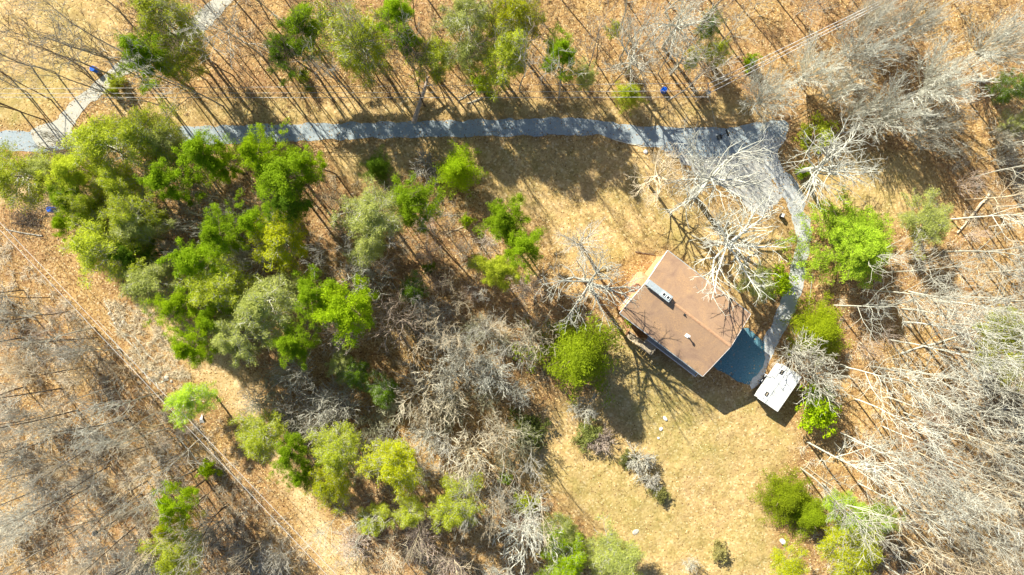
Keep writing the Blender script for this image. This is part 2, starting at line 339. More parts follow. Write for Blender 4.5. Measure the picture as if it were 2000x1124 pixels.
def bare_proto(seed, H, form, tw=0.034):
    """returns trunk mesh, branch mesh, crown radius, crown-centre fraction"""
    rg = np.random.RandomState(seed); T = Tubes(); B = Tubes()
    if form in ('forest', 'sparse'):      # tall woodland tree with a clear bole and a narrow crown
        P, Rr = grow_batch(rg, np.zeros((1, 3)), np.array([[rg.normal(0, .04), rg.normal(0, .04), 1]]), np.array([H*0.93]), np.array([H*0.0085]), 12, 0.045, 0.02, 0.13)
        T.add(P, Rr, 9); P[:, 0, 2] = 0
        p, d, l, r = kids(rg, P, Rr, np.array([H]), 12 if form == 'forest' else 9, 0.36, 34, 0.46, 0.68 if form == 'forest' else 0.55)
        lv = [(l, 7, 0.13, 0.06), 6 if form == 'forest' else 5, 4]; tws = 0
    elif form == 'oak':       # spreading crown of a few heavy crooked limbs
        P, Rr = grow_batch(rg, np.zeros((1, 3)), np.array([[0, 0, 1.]]), np.array([H*0.5]), np.array([H*0.019]), 7, 0.05, 0.03, 0.62)
        T.add(P, Rr, 10)
        n = 14; az = np.arange(n)*2.4+rg.rand(n)*0.8; el = np.radians(rg.uniform(15, 75, n)); t = rg.uniform(0.55, 1.0, n); t[:6] = 1.0
        x = t*7-1e-3; i = x.astype(int); f = (x-i)[:, None]
        p = P[0, i]*(1-f)+P[0, np.minimum(i+1, 7)]*f
        d = np.stack([np.cos(az)*np.cos(el), np.sin(az)*np.cos(el), np.sin(el)], -1)
        l = H*rg.uniform(0.33, 0.48, n)*(0.8+0.25*np.sin(el)); r = np.full(n, H*0.0088)*rg.uniform(0.7, 1.1, n)
        lv = [(l, 9, 0.15, 0.035), 9, 4]; tws = 1
    elif form in ('fan', 'thin', 'mid'):       # vase of many straight thin stems from a low fork
        P, Rr = grow_batch(rg, np.zeros((1, 3)), np.array([[0, 0, 1.]]), np.array([H*0.18]), np.array([H*0.017]), 3, 0.02, 0.0, 0.8)
        T.add(P, Rr, 8)
        n = {'fan': 34, 'mid': 24, 'thin': 12}[form]; az = np.arange(n)*2.4+rg.rand(n)*0.5; el = np.radians(90-62*np.sqrt((np.arange(n)+0.5)/n))
        p = np.repeat(P[:, -1], n, 0); d = np.stack([np.cos(az)*np.cos(el), np.sin(az)*np.cos(el), np.sin(el)], -1)
        l = H*rg.uniform(0.6, 0.85, n); r = np.full(n, H*0.0062)
        lv = [(l, 7, 0.13 if form == 'thin' else 0.09, 0.03), 9 if form == 'fan' else 6, 5 if form == 'fan' else 3]; tws = 1 if form == 'fan' else 0
    else:                     # bush: stems straight from the ground
        n = 12; az = np.arange(n)*2.4; el = np.radians(rg.uniform(25, 85, n)); p = rg.normal(0, 0.12, (n, 3)); p[:, 2] = -0.1
        d = np.stack([np.cos(az)*np.cos(el), np.sin(az)*np.cos(el), np.sin(el)], -1); l = H*rg.uniform(0.6, 1.0, n); r = np.full(n, 0.028)
        T.add(np.array([[[0, 0, -0.2], [0, 0, H*0.15], [0.02, 0, H*0.3]]]), np.array([[0.05, 0.04, 0.02]]), 6)
        lv = [(l, 5, 0.14, 0.03), 6, 4]; tws = 1
    l, ns, wob, up = lv[0]
    P1, R1 = grow_batch(rg, p, d, l, r, ns, wob, up, 0.22); B.add(P1, R1, 6 if form in ('oak',) else 5)
    ang1 = 30 if form == 'fan' else 44
    p, d, l2, r2 = kids(rg, P1, R1, l, lv[1], 0.22, ang1, 0.5 if form != 'fan' else 0.42, 0.62)
    P2, R2 = grow_batch(rg, p, d, l2, np.maximum(r2, 0.04), 5, 0.16 if form != 'fan' else 0.08, 0.05, 0.4); B.add(P2, R2, 4)
    p, d, l3, r3 = kids(rg, P2, R2, l2, lv[2], 0.15, 40 if form != 'fan' else 28, 0.5, 0.6)
    l3 = np.maximum(l3, 0.5); r3 = np.clip(r3, tw*0.85, 0.05)
    P3, R3 = grow_batch(rg, p, d, l3, r3, 3, 0.16, 0.05, 0.35); B.add(P3, R3, 3)
    if tws:
        p, d, l4, r4 = kids(rg, P3, R3, l3, tws, 0.2, 38, 0.6, 0.6)
        l4 = np.clip(l4, 0.4, 1.3); r4 = np.full(len(l4), tw*0.7)
        P4, R4 = grow_batch(rg, p, d, l4, r4, 2, 0.2, 0.04, 0.5); B.add(P4, R4, 3)
    allp = P3.reshape(-1, 3); c = allp.mean(0); rad = np.percentile(np.linalg.norm(allp[:, :2]-c[:2], axis=1), 93)
    return T.mesh('trunk'), B.mesh('branches'), rad, c[2]/H, c[:2]
def leaves(rg, C, n, spread, size, asp, upb, flat=0.75):
    """n leaf quads around every clump centre C (m,3) -> V,F,tone"""
    m = len(C); c = np.repeat(C, n, 0); k = m*n
    o = unit(rg.normal(0, 1, (k, 3)))*(rg.rand(k, 1)**0.45)*np.repeat(spread, n)[:, None]; o[:, 2] *= flat
    c = c+o
    nr = unit(rg.normal(0, 1, (k, 3))+np.array([0, 0, upb])+unit(o)*0.5)
    a = unit(np.cross(nr, rg.normal(0, 1, (k, 3)))); b = np.cross(nr, a)
    s = size*(0.65+0.7*rg.rand(k))[:, None]; a = a*s; b = b*s*asp
    V = np.stack([c-a*0.9, c-b, c+a*1.1, c+b], 1).reshape(-1, 3)
    ct = np.repeat(rg.rand(m), n)
    tone = np.clip(0.5*ct+0.35*rg.rand(k)+0.25*(o[:, 2]/(np.repeat(spread, n)+1e-6)*0+0.3), 0, 1)
    return V, np.arange(4*k).reshape(-1, 4), np.repeat(tone, 4)
def evergreen_proto(seed, kind, H):
    rg = np.random.RandomState(seed); T = Tubes(); B = Tubes()
    P, Rr = grow_batch(rg, np.zeros((1, 3)), np.array([[rg.normal(0, .03), rg.normal(0, .03), 1]]), np.array([H*0.95]), np.array([H*0.0125]), 12, 0.035, 0.02, 0.12); T.add(P, Rr, 8)
    if kind in ('pine', 'scrub'):
        n = 34 if kind == 'pine' else 44; t = np.sort(rg.uniform(0.5 if kind == 'pine' else 0.42, 0.99, n))
        x = t*12-1e-3; i = x.astype(int); f = (x-i)[:, None]; p = P[0, i]*(1-f)+P[0, np.minimum(i+1, 12)]*f
        az = np.arange(n)*2.4+rg.rand(n)*1.0; el = np.radians(np.interp(t, [0.4, 0.75, 1], [5, 25, 62])+rg.normal(0, 8, n))
        d = np.stack([np.cos(az)*np.cos(el), np.sin(az)*np.cos(el), np.sin(el)], -1)
        asym = 1+0.45*np.sin(az+rg.rand()*6.28)*rg.rand()+0.22*np.sin(2*az+rg.rand()*6.28)
        l = H*np.interp(t, [0.4, 0.55, 0.7, 0.9, 1], [0.12, 0.22, 0.24, 0.15, 0.06])*asym*rg.uniform(0.6, 1.12, n)
        P1, R1 = grow_batch(rg, p, d, l, np.full(n, H*0.0035), 6, 0.1, 0.04, 0.2); B.add(P1, R1, 5)
        q, d2, l2, r2 = kids(rg, P1, R1, l, 6, 0.3, 45, 0.42, 0.6)
        P2, R2 = grow_batch(rg, q, d2, l2, np.clip(r2, 0.015, 0.05), 4, 0.14, 0.06, 0.3); B.add(P2, R2, 3)
        ends = np.concatenate([P1[:, -1], P2[:, -1], P2[:, 2]])
        if kind == 'pine':
            ends = ends[rg.rand(len(ends)) < 0.86]
            V, F, tn = leaves(rg, ends, 62, rg.uniform(0.35, 0.85, len(ends)), 0.15, 0.2, 0.8, 0.65)
        else:
            q, d3, l3, r3 = kids(rg, P2, R2, np.maximum(l2, 1.0), 5, 0.2, 45, 0.6, 0.6); l3 = np.clip(l3, 0.4, 1.2)
            P3, R3 = grow_batch(rg, q, d3, l3, np.full(len(l3), 0.024), 2, 0.15, 0.05, 0.5); B.add(P3, R3, 3)
            ends = np.concatenate([P3[:, -1], P3[:, 1]]); ends = ends[rg.rand(len(ends)) < 0.62]
            V, F, tn = leaves(rg, ends, 13, np.full(len(ends), 0.45), 0.15, 0.16, 0.7, 0.8)
    elif kind == 'cedar':      # dense pointed crown right down to the ground
        n = 175; t = rg.uniform(0.04, 0.97, n); az = rg.rand(n)*6.28; ln = H*0.33*(1-t)**0.75*rg.uniform(0.62, 1.15, n)*(1+0.18*np.sin(3*az+seed)+0.12*np.sin(5*az+7*t))
        p = np.stack([0*t, 0*t, t*H*0.93], -1); el = np.radians(np.interp(t, [0, 1], [8, 60])); d = np.stack([np.cos(az)*np.cos(el), np.sin(az)*np.cos(el), np.sin(el)], -1)
        P1, R1 = grow_batch(rg, p, d, ln, np.full(n, 0.03), 4, 0.08, 0.08, 0.3); B.add(P1, R1, 3)
        cs = np.concatenate([P1[:, 4], P1[:, 3], P1[:, 2]]); cs = cs+rg.normal(0, 0.18, cs.shape)
        V, F, tn = leaves(rg, cs, 52, np.full(len(cs), H*0.047), 0.13, 0.2, 0.7, 0.9)
    elif kind == 'feather':    # layered drooping sprays
        n = 90; t = rg.uniform(0.12, 0.98, n); az = np.arange(n)*2.4; ln = H*0.44*(1-t)**0.62*rg.uniform(0.7, 1.12, n)
        p = np.stack([0*t, 0*t, t*H*0.93], -1); el = np.radians(np.interp(t, [0, 1], [2, 48])); d = np.stack([np.cos(az)*np.cos(el), np.sin(az)*np.cos(el), np.sin(el)], -1)
        P1, R1 = grow_batch(rg, p, d, ln, np.full(n, 0.05), 7, 0.05, -0.03, 0.2); B.add(P1, R1, 4)
        q, d2, l2, r2 = kids(rg, P1, R1, ln, 11, 0.25, 50, 0.32, 0.5); d2[:, 2] *= 0.25
        P2, R2 = grow_batch(rg, q, d2, np.maximum(l2, .4), np.full(len(q), 0.015), 3, 0.08, -0.03, 0.4); B.add(P2, R2, 3)
        cs = np.concatenate([P2[:, 3], P2[:, 2]])
        V, F, tn = leaves(rg, cs, 26, np.full(len(cs), 0.42), 0.14, 0.2, 1.1, 0.4)
    else:                      # low leafy shrub
        n = 16; az = np.arange(n)*2.4; el = np.radians(rg.uniform(15, 85, n)); d = np.stack([np.cos(az)*np.cos(el), np.sin(az)*np.cos(el), np.sin(el)], -1)
        ln = H*rg.uniform(0.5, 1, n); P1, R1 = grow_batch(rg, np.zeros((n, 3)), d, ln, np.full(n, 0.03), 4, 0.16, 0.03, 0.3); B.add(P1, R1, 3)
        q, d2, l2, r2 = kids(rg, P1, R1, ln, 6, 0.2, 50, 0.45, 0.5); P2, R2 = grow_batch(rg, q, d2, l2, np.full(len(q), 0.012), 2, 0.1, 0, 0.4); B.add(P2, R2, 3)
        cs = np.concatenate([P1[:, 4], P1[:, 3], P2[:, 2]])
        V, F, tn = leaves(rg, cs, 22, np.full(len(cs), H*0.14), 0.12, 0.45, 0.5, 0.8)
    cr = mesh_np('crown', V, [F], tone=tn)
    c = V.mean(0); rad = np.percentile(np.linalg.norm(V[:, :2]-c[:2], axis=1), 93)
    return T.mesh('trunk'), B.mesh('branches'), cr, rad, c[2]/H, c[:2]

# ------------------------------------------------------------------ tree prototypes and placing
PROTO = {}
def proto(kind, i):
    if (kind, i) in PROTO: return PROTO[kind, i]
    H = {'forest': 24, 'oak': 22, 'sparse': 23, 'thin': 9, 'mid': 6, 'fan': 11, 'bush': 2.6, 'pine': 17, 'scrub': 16, 'cedar': 12, 'feather': 13, 'shrub': 2.6}[kind]
    seed = abs(sum(ord(c) for c in kind)*31+i*7)+11
    if kind in ('forest', 'sparse', 'oak', 'fan', 'thin', 'mid', 'bush'):
        t, b, r, fc, c = bare_proto(seed, H, kind); d = dict(H=H, r=r, fc=fc, c=c, parts=[('trunk', t, BARK), ('branches', b, BARK)])
    else:
        t, b, l, r, fc, c = evergreen_proto(seed, kind, H)
        d = dict(H=H, r=r, fc=fc, c=c, parts=[('trunk', t, BARK), ('branches', b, BARK), ('crown', l, LEAF)])
    for nme, me, mat in d['parts']: me.materials.append(mat)
    PROTO[kind, i] = d; return d
NV = {'forest': 7, 'sparse': 7, 'thin': 5, 'mid': 5, 'oak': 4, 'fan': 4, 'bush': 4, 'pine': 5, 'scrub': 5, 'cedar': 3, 'feather': 1, 'shrub': 3}
rnd = random.Random(5)
def plant(kind, x, y, H, rad, name, bark, leaf=None, var=None, rz=None, lean=0):
    v = rnd.randrange(NV[kind]) if var is None else var
    p = proto(kind, v); rz = rnd.uniform(0, 6.28) if rz is None else rz
    s = rad/p['r']; sz = H/p['H']
    root = empty(name, (x, y, gh(x, y)-0.08), rz); root.scale = (s, s, sz)
    if lean: root.rotation_euler = (rnd.uniform(-lean, lean), rnd.uniform(-lean, lean), rz)
    for nme, me, mat in p['parts']:
        o = D.objects.new(nme, me); COL.objects.link(o); o.parent = root
        o.color = (*leaf, 1) if nme == 'crown' else ((*PALE, 1) if kind == 'scrub' and nme == 'branches' else (*bark, 1))
    return root
def crown_at(kind, px, py, rpx, H, name, label, cat, bark, leaf=None, group=None, var=None, fc=None):
    v = rnd.randrange(NV[kind]) if var is None else var
    p = proto(kind, v); zc = H*p['fc']; rpx = rpx*(1.04 if leaf else 1.03); x, y = base_of(px, py, zc); rz = rnd.uniform(0, 6.28)
    rad = rpx*mpp(zc); s = rad/p['r']; cx, cy = p['c']*s
    x -= cx*math.cos(rz)-cy*math.sin(rz); y -= cx*math.sin(rz)+cy*math.cos(rz)
    o = plant(kind, x, y, H, rad, name, bark, leaf, v, rz)
    tag(o, label, cat, group); return o
# colours (object colour multiplies the material)
GREY = (0.54, 0.54, 0.49); MOSS = (0.50, 0.52, 0.36); PALE = (0.60, 0.61, 0.54); WHITE = (0.72, 0.75, 0.68); BROWN = (0.24, 0.18, 0.13); STRAW = (0.70, 0.62, 0.46); PINK = (0.64, 0.54, 0.47); DARK = (0.16, 0.13, 0.10)
G_PINE = (0.25, 0.39, 0.006); G_OLIVE = (0.46, 0.54, 0.045); G_GREY = (0.44, 0.50, 0.16); G_DEEP = (0.14, 0.25, 0.010); G_LIGHT = (0.42, 0.60, 0.05); G_YEL = (0.47, 0.52, 0.012); G_BRIGHT = (0.34, 0.50, 0.004)

EXEC_EVERGREENS = [
 # kind, px, py, r, H, leafcolour, bark, label
 ('pine',283,108,50,17,G_PINE,BROWN,'dark green pine straddling the pale side lane near the top left'),
 ('scrub',325,40,58,18,G_OLIVE,BROWN,'large olive evergreen touching the top edge beside the side lane'),
 ('scrub',335,115,40,15,G_OLIVE,BROWN,'olive evergreen just right of the dark pine by the side lane'),
 ('pine',590,50,46,16,G_PINE,BROWN,'uneven dark pine left of the biggest olive crown in the top row'),
 ('pine',556,102,44,14,G_DEEP,BROWN,'ragged low pine below and left of the biggest olive crown in the top row'),
 ('scrub',698,82,72,17,G_OLIVE,BROWN,'biggest rounded olive crown in the top row above the road'),
 ('pine',772,30,40,18,G_PINE,BROWN,'tall green pine at the top edge right of the biggest olive crown'),
 ('pine',800,85,28,15,G_PINE,BROWN,'narrow green pine under the top edge pine, right of the biggest olive crown'),
 ('scrub',848,112,42,14,G_OLIVE,BROWN,'small olive evergreen directly above the broken grey snag'),
 ('scrub',912,40,56,18,G_GREY,BROWN,'pale grey green evergreen on the top edge left of the yellow green pair'),
 ('scrub',1010,25,58,18,G_YEL,BROWN,'yellow green evergreen on the top edge above centre'),
 ('scrub',985,105,62,16,G_OLIVE,BROWN,'broad yellow olive evergreen beneath the yellow green one on the top edge'),
 ('scrub',915,105,32,14,G_GREY,BROWN,'faint grey green evergreen between two olive crowns in the top row'),
 ('pine',1097,108,38,16,G_PINE,BROWN,'lone bright pine at the right end of the green crowns in the top row'),
 ('scrub',1145,150,24,9,G_GREY,BROWN,'thin pale evergreen sapling just below the lone bright pine'),
 ('shrub',943,165,22,5,G_BRIGHT,BROWN,'glossy bright green holly crossed by the wires above the road'),
 ('cedar',1230,184,23,6,G_OLIVE,BROWN,'small bushy cedar under the wires above the road'),
 ('scrub',1385,52,24,10,G_DEEP,BROWN,'dark green evergreen behind white limbs near the top edge'),
 ('scrub',1400,100,26,9,G_OLIVE,BROWN,'green evergreen sapling above the utility pole'),
 ('shrub',1468,118,14,4,G_BRIGHT,BROWN,'little bright green bush near the wires right of the utility pole'),
 ('scrub',1200,58,14,9,G_OLIVE,BROWN,'slim green sapling among bare limbs near the top edge'),
 ('scrub',1353,118,18,8,G_OLIVE,BROWN,'thin pale green sapling left of the sapling above the utility pole'),
 ('shrub',590,150,12,3,G_OLIVE,BROWN,'small green bush under the ragged low pine'),
 ('shrub',226,160,18,3,G_OLIVE,BROWN,'low green bush against the pale side lane'),
 ('shrub',218,180,10,3,G_OLIVE,BROWN,'tiny green bush at the lower side of the side lane'),
 ('scrub',32,345,56,15,G_OLIVE,BROWN,'olive evergreen on the left edge below the road'),
 ('scrub',88,335,34,13,G_GREY,BROWN,'thin grey green evergreen right of the left edge evergreen'),
 ('scrub',200,285,62,17,G_OLIVE,BROWN,'big olive crown overhanging the left end of the road'),
 ('scrub',285,262,52,16,G_OLIVE,BROWN,'olive crown reaching over the road, right of the biggest one there'),
 ('scrub',330,285,34,14,G_GREY,BROWN,'wispy grey green crown hanging over the middle of the road'),
 ('pine',140,330,42,16,G_OLIVE,BROWN,'leaning green pine at the left front of the big evergreen stand'),
 ('pine',390,298,44,17,G_PINE,BROWN,'bright pine close under the road, left of the darkest pine clump'),
 ('pine',428,322,34,15,G_BRIGHT,BROWN,'smaller bright pine close under the road touching its larger neighbour'),
 ('pine',330,356,40,16,G_PINE,BROWN,'compact dark green pine with a rounded crown in the left stand'),
 ('pine',505,298,42,18,G_BRIGHT,BROWN,'tallest bright pine beside the road in the left stand'),
 ('pine',548,345,56,18,G_PINE,BROWN,'wide dark green pine at the right end of the left stand by the road'),
 ('pine',600,322,28,15,G_BRIGHT,BROWN,'small light pine on the right flank of the wide dark pine'),
 ('pine',560,395,42,16,G_DEEP,BROWN,'lower dark pine beneath the wide pine near the road'),
 ('pine',140,395,38,15,G_PINE,BROWN,'green pine just right of the middle blue drum'),
 ('pine',130,440,26,13,G_BRIGHT,BROWN,'light green pine below and right of the middle blue drum'),
 ('scrub',180,400,44,15,G_OLIVE,BROWN,'olive evergreen inside the left stand, right of the drum pines'),
 ('scrub',265,420,52,16,G_OLIVE,BROWN,'yellowish olive evergreen in the middle of the left stand'),
 ('scrub',235,365,40,15,G_OLIVE,BROWN,'olive evergreen below the crowns that overhang the road'),
 ('pine',431,456,45,17,G_PINE,BROWN,'isolated vivid green pine in the centre of the left stand'),
 ('pine',500,435,36,16,G_PINE,BROWN,'green pine between the vivid isolated pine and the lower dark pine'),
 ('scrub',548,470,54,15,G_YEL,BROWN,'yellow tinged evergreen at the right of the left stand'),
 ('scrub',205,485,62,16,G_OLIVE,BROWN,'big feathery olive crown on the left rim of the stand'),
 ('scrub',265,450,42,15,G_GREY,BROWN,'greyish evergreen behind the big feathery olive crown'),
 ('pine',258,500,32,14,G_DEEP,BROWN,'dark pine tucked under the feathery olive crown'),
 ('scrub',290,553,52,14,G_GREY,BROWN,'grey green evergreen overhanging the top of the dirt track'),
 ('pine',380,508,44,17,G_PINE,BROWN,'bright clumpy pine at the top of the dense group beside the dirt track'),
 ('scrub',425,560,56,16,G_OLIVE,BROWN,'broad olive evergreen in the dense group beside the dirt track'),
 ('pine',352,592,40,16,G_BRIGHT,BROWN,'light green pine on the track side of the dense group'),
 ('pine',408,625,34,14,G_PINE,BROWN,'small dark pine at the foot of the dense group'),
 ('pine',376,676,42,17,G_BRIGHT,BROWN,'round vivid pine standing right over the dirt track bend'),
 ('scrub',462,662,54,15,G_GREY,GREY,'grey green evergreen right of the vivid pine at the track bend'),
 ('scrub',520,590,58,16,G_GREY,PALE,'large frosted grey evergreen with pale twigs, left of the twin pines'),
 ('pine',607,572,42,17,G_PINE,BROWN,'left one of the twin bright pines in the middle wood'),
 ('pine',675,605,54,17,G_BRIGHT,BROWN,'right one of the twin bright pines in the middle wood'),
 ('pine',572,672,40,15,G_PINE,BROWN,'green pine below the frosted grey evergreen'),
 ('scrub',728,420,54,16,G_GREY,GREY,'pale feathery evergreen halfway between road and twin pines'),
 ('scrub',720,480,40,14,G_GREY,GREY,'pale evergreen just above the silver star shaped bare tree'),
 ('pine',808,397,46,16,G_PINE,BROWN,'bright rounded pine left of the cedar near the road lawn'),
 ('cedar',893,330,39,9,G_BRIGHT,BROWN,'bright green cedar at the edge of the upper lawn'),
 ('pine',985,428,42,15,G_PINE,BROWN,'topmost pine of the column left of the upper lawn'),
 ('pine',1018,480,44,16,G_PINE,BROWN,'widest pine of the column left of the upper lawn'),
 ('pine',975,530,34,14,G_OLIVE,BROWN,'lowest pine of the column left of the upper lawn'),
 ('scrub',938,515,20,9,G_OLIVE,BROWN,'slim green sapling left of the lowest pine of the column'),
 ('shrub',912,432,14,4,G_BRIGHT,BROWN,'small light green bush left of the topmost pine of the column'),
 ('scrub',805,565,25,9,G_DEEP,BROWN,'dark fuzzy evergreen sapling right of the silver star shaped bare tree'),
 ('shrub',838,523,12,3,G_DEEP,BROWN,'tiny dark bush above the dark fuzzy sapling'),
 ('cedar',1133,695,68,13,(0.28, 0.38, 0.010),BROWN,'big round yellow green cedar on the lawn left of the house'),
 ('feather',1672,475,78,13,G_LIGHT,BROWN,'wide light green hemlock right of the driveway'),
 ('cedar',1605,643,50,7,(0.33, 0.42, 0.010),BROWN,'round olive cedar right of the lower driveway'),
 ('shrub',1518,552,32,5,G_BRIGHT,BROWN,'glossy dark green holly between house and driveway'),
 ('scrub',1482,553,36,11,G_GREY,PALE,'pale frosted evergreen touching the holly by the driveway'),
 ('scrub',1812,432,48,9,G_GREY,STRAW,'faded thin evergreen right of the hemlock'),
 ('scrub',1985,172,30,13,G_DEEP,BROWN,'dark evergreen on the upper right edge'),
 ('scrub',1988,240,22,9,G_GREY,PALE,'pale evergreen under the dark one on the upper right edge'),
 ('shrub',1600,262,34,3,G_OLIVE,BROWN,'low green bush behind the white crooked tree'),
 ('shrub',1570,335,14,2.5,G_BRIGHT,BROWN,'small green bush left of the white crooked tree'),
 ('scrub',1966,640,34,16,G_OLIVE,PALE,'upper one of two light green evergreens on the right edge'),
 ('scrub',1980,695,44,16,G_YEL,PALE,'lower one of two light green evergreens on the right edge'),
 ('shrub',1598,802,42,6,G_BRIGHT,BROWN,'bright green bushy pine beside the white camper'),
 ('cedar',1536,975,44,6,(0.26, 0.34, 0.010),BROWN,'upper left one of the olive cedars at the lower lawn corner'),
 ('cedar',1582,1006,38,6,(0.24, 0.33, 0.010),BROWN,'lower right one of the olive cedars at the lower lawn corner'),
 ('scrub',1660,1005,42,10,G_LIGHT,BROWN,'light green evergreen right of the olive cedars'),
 ('scrub',1718,1012,32,10,G_LIGHT,BROWN,'rightmost small light green evergreen below the leaning white trees'),
 ('scrub',1665,1080,50,12,G_YEL,BROWN,'large yellow green evergreen near the bottom edge right of the lawn'),
 ('scrub',1540,1108,36,9,G_YEL,BROWN,'yellow green evergreen on the bottom edge at the lawn corner'),
 ('scrub',370,782,42,10,G_LIGHT,BROWN,'lone light green evergreen beside the dirt track above the white tarp'),
 ('scrub',508,852,42,12,G_OLIVE,BROWN,'green evergreen right of the dirt track below its bend'),
 ('pine',565,885,36,14,G_PINE,BROWN,'dark pine leaning over the middle of the dirt track'),
 ('pine',590,930,26,12,G_PINE,BROWN,'small dark pine over the track below the leaning dark pine'),
 ('scrub',655,878,42,14,G_OLIVE,BROWN,'upper half of the long olive pair right of the track'),
 ('scrub',645,945,40,14,G_YEL,BROWN,'lower half of the long olive pair right of the track'),
 ('scrub',770,908,54,15,G_YEL,PALE,'yellow green evergreen with pale twigs in the lower middle wood'),
 ('scrub',890,990,50,15,G_OLIVE,PALE,'rightmost rounded yellow green evergreen of the lower middle wood'),
 ('scrub',730,1017,29,12,G_OLIVE,BROWN,'left one of the two small evergreens below the yellow green one'),
 ('scrub',800,1002,27,12,G_OLIVE,BROWN,'right one of the two small evergreens below the yellow green one'),
 ('pine',336,990,40,15,G_BRIGHT,BROWN,'bright pine in the lower left wood'),
 ('pine',330,1028,28,14,G_YEL,BROWN,'yellowish pine touching the underside of the bright lower left pine'),
 ('scrub',345,1088,54,15,G_OLIVE,BROWN,'large light evergreen on the bottom edge of the lower left wood'),
 ('shrub',405,918,18,5,G_BRIGHT,BROWN,'sparse bright green bush left of the dirt track'),
 ('scrub',1105,1092,52,10,G_BRIGHT,BROWN,'bright green evergreen on the bottom edge left of the lawn'),
 ('scrub',1200,1092,56,9,G_GREY,PALE,'frosted grey green evergreen on the bottom edge left of the lawn'),
 ('scrub',1100,1040,38,8,G_GREY,STRAW,'pale brownish evergreen above the bright one on the bottom edge'),
 ('shrub',1025,985,24,3.5,G_OLIVE,BROWN,'low green bush at the left margin of the lower lawn'),
 ('shrub',987,935,12,3,G_BRIGHT,BROWN,'tiny bright bush in the wood left of the lower lawn'),
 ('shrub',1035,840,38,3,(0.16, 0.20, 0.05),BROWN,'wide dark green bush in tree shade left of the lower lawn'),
 ('shrub',1148,850,28,2.5,(0.24, 0.28, 0.09),GREY,'dull green bush below the round cedar'),
 ('shrub',1288,965,18,2,(0.26, 0.27, 0.10),BROWN,'dull green bush under the pale lawn shrub'),
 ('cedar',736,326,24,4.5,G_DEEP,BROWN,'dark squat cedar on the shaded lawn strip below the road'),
 ('shrub',1405,1078,19,2.5,(0.40, 0.38, 0.18),STRAW,'thin faded sapling standing on the lower lawn'),
 ('shrub',1225,898,18,2,(0.2, 0.22, 0.08),BROWN,'dull green bush left of the pale lawn shrub'),
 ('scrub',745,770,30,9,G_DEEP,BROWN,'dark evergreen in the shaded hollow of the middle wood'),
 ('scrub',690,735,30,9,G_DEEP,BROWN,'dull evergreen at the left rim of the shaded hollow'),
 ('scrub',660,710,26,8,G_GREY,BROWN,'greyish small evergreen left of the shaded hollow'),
]
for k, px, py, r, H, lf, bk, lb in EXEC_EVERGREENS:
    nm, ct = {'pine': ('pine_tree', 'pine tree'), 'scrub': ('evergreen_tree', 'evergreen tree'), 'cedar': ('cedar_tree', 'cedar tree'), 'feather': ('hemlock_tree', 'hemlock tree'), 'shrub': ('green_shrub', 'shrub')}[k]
    crown_at(k, px, py, r, H, nm, lb, ct, bk, lf)

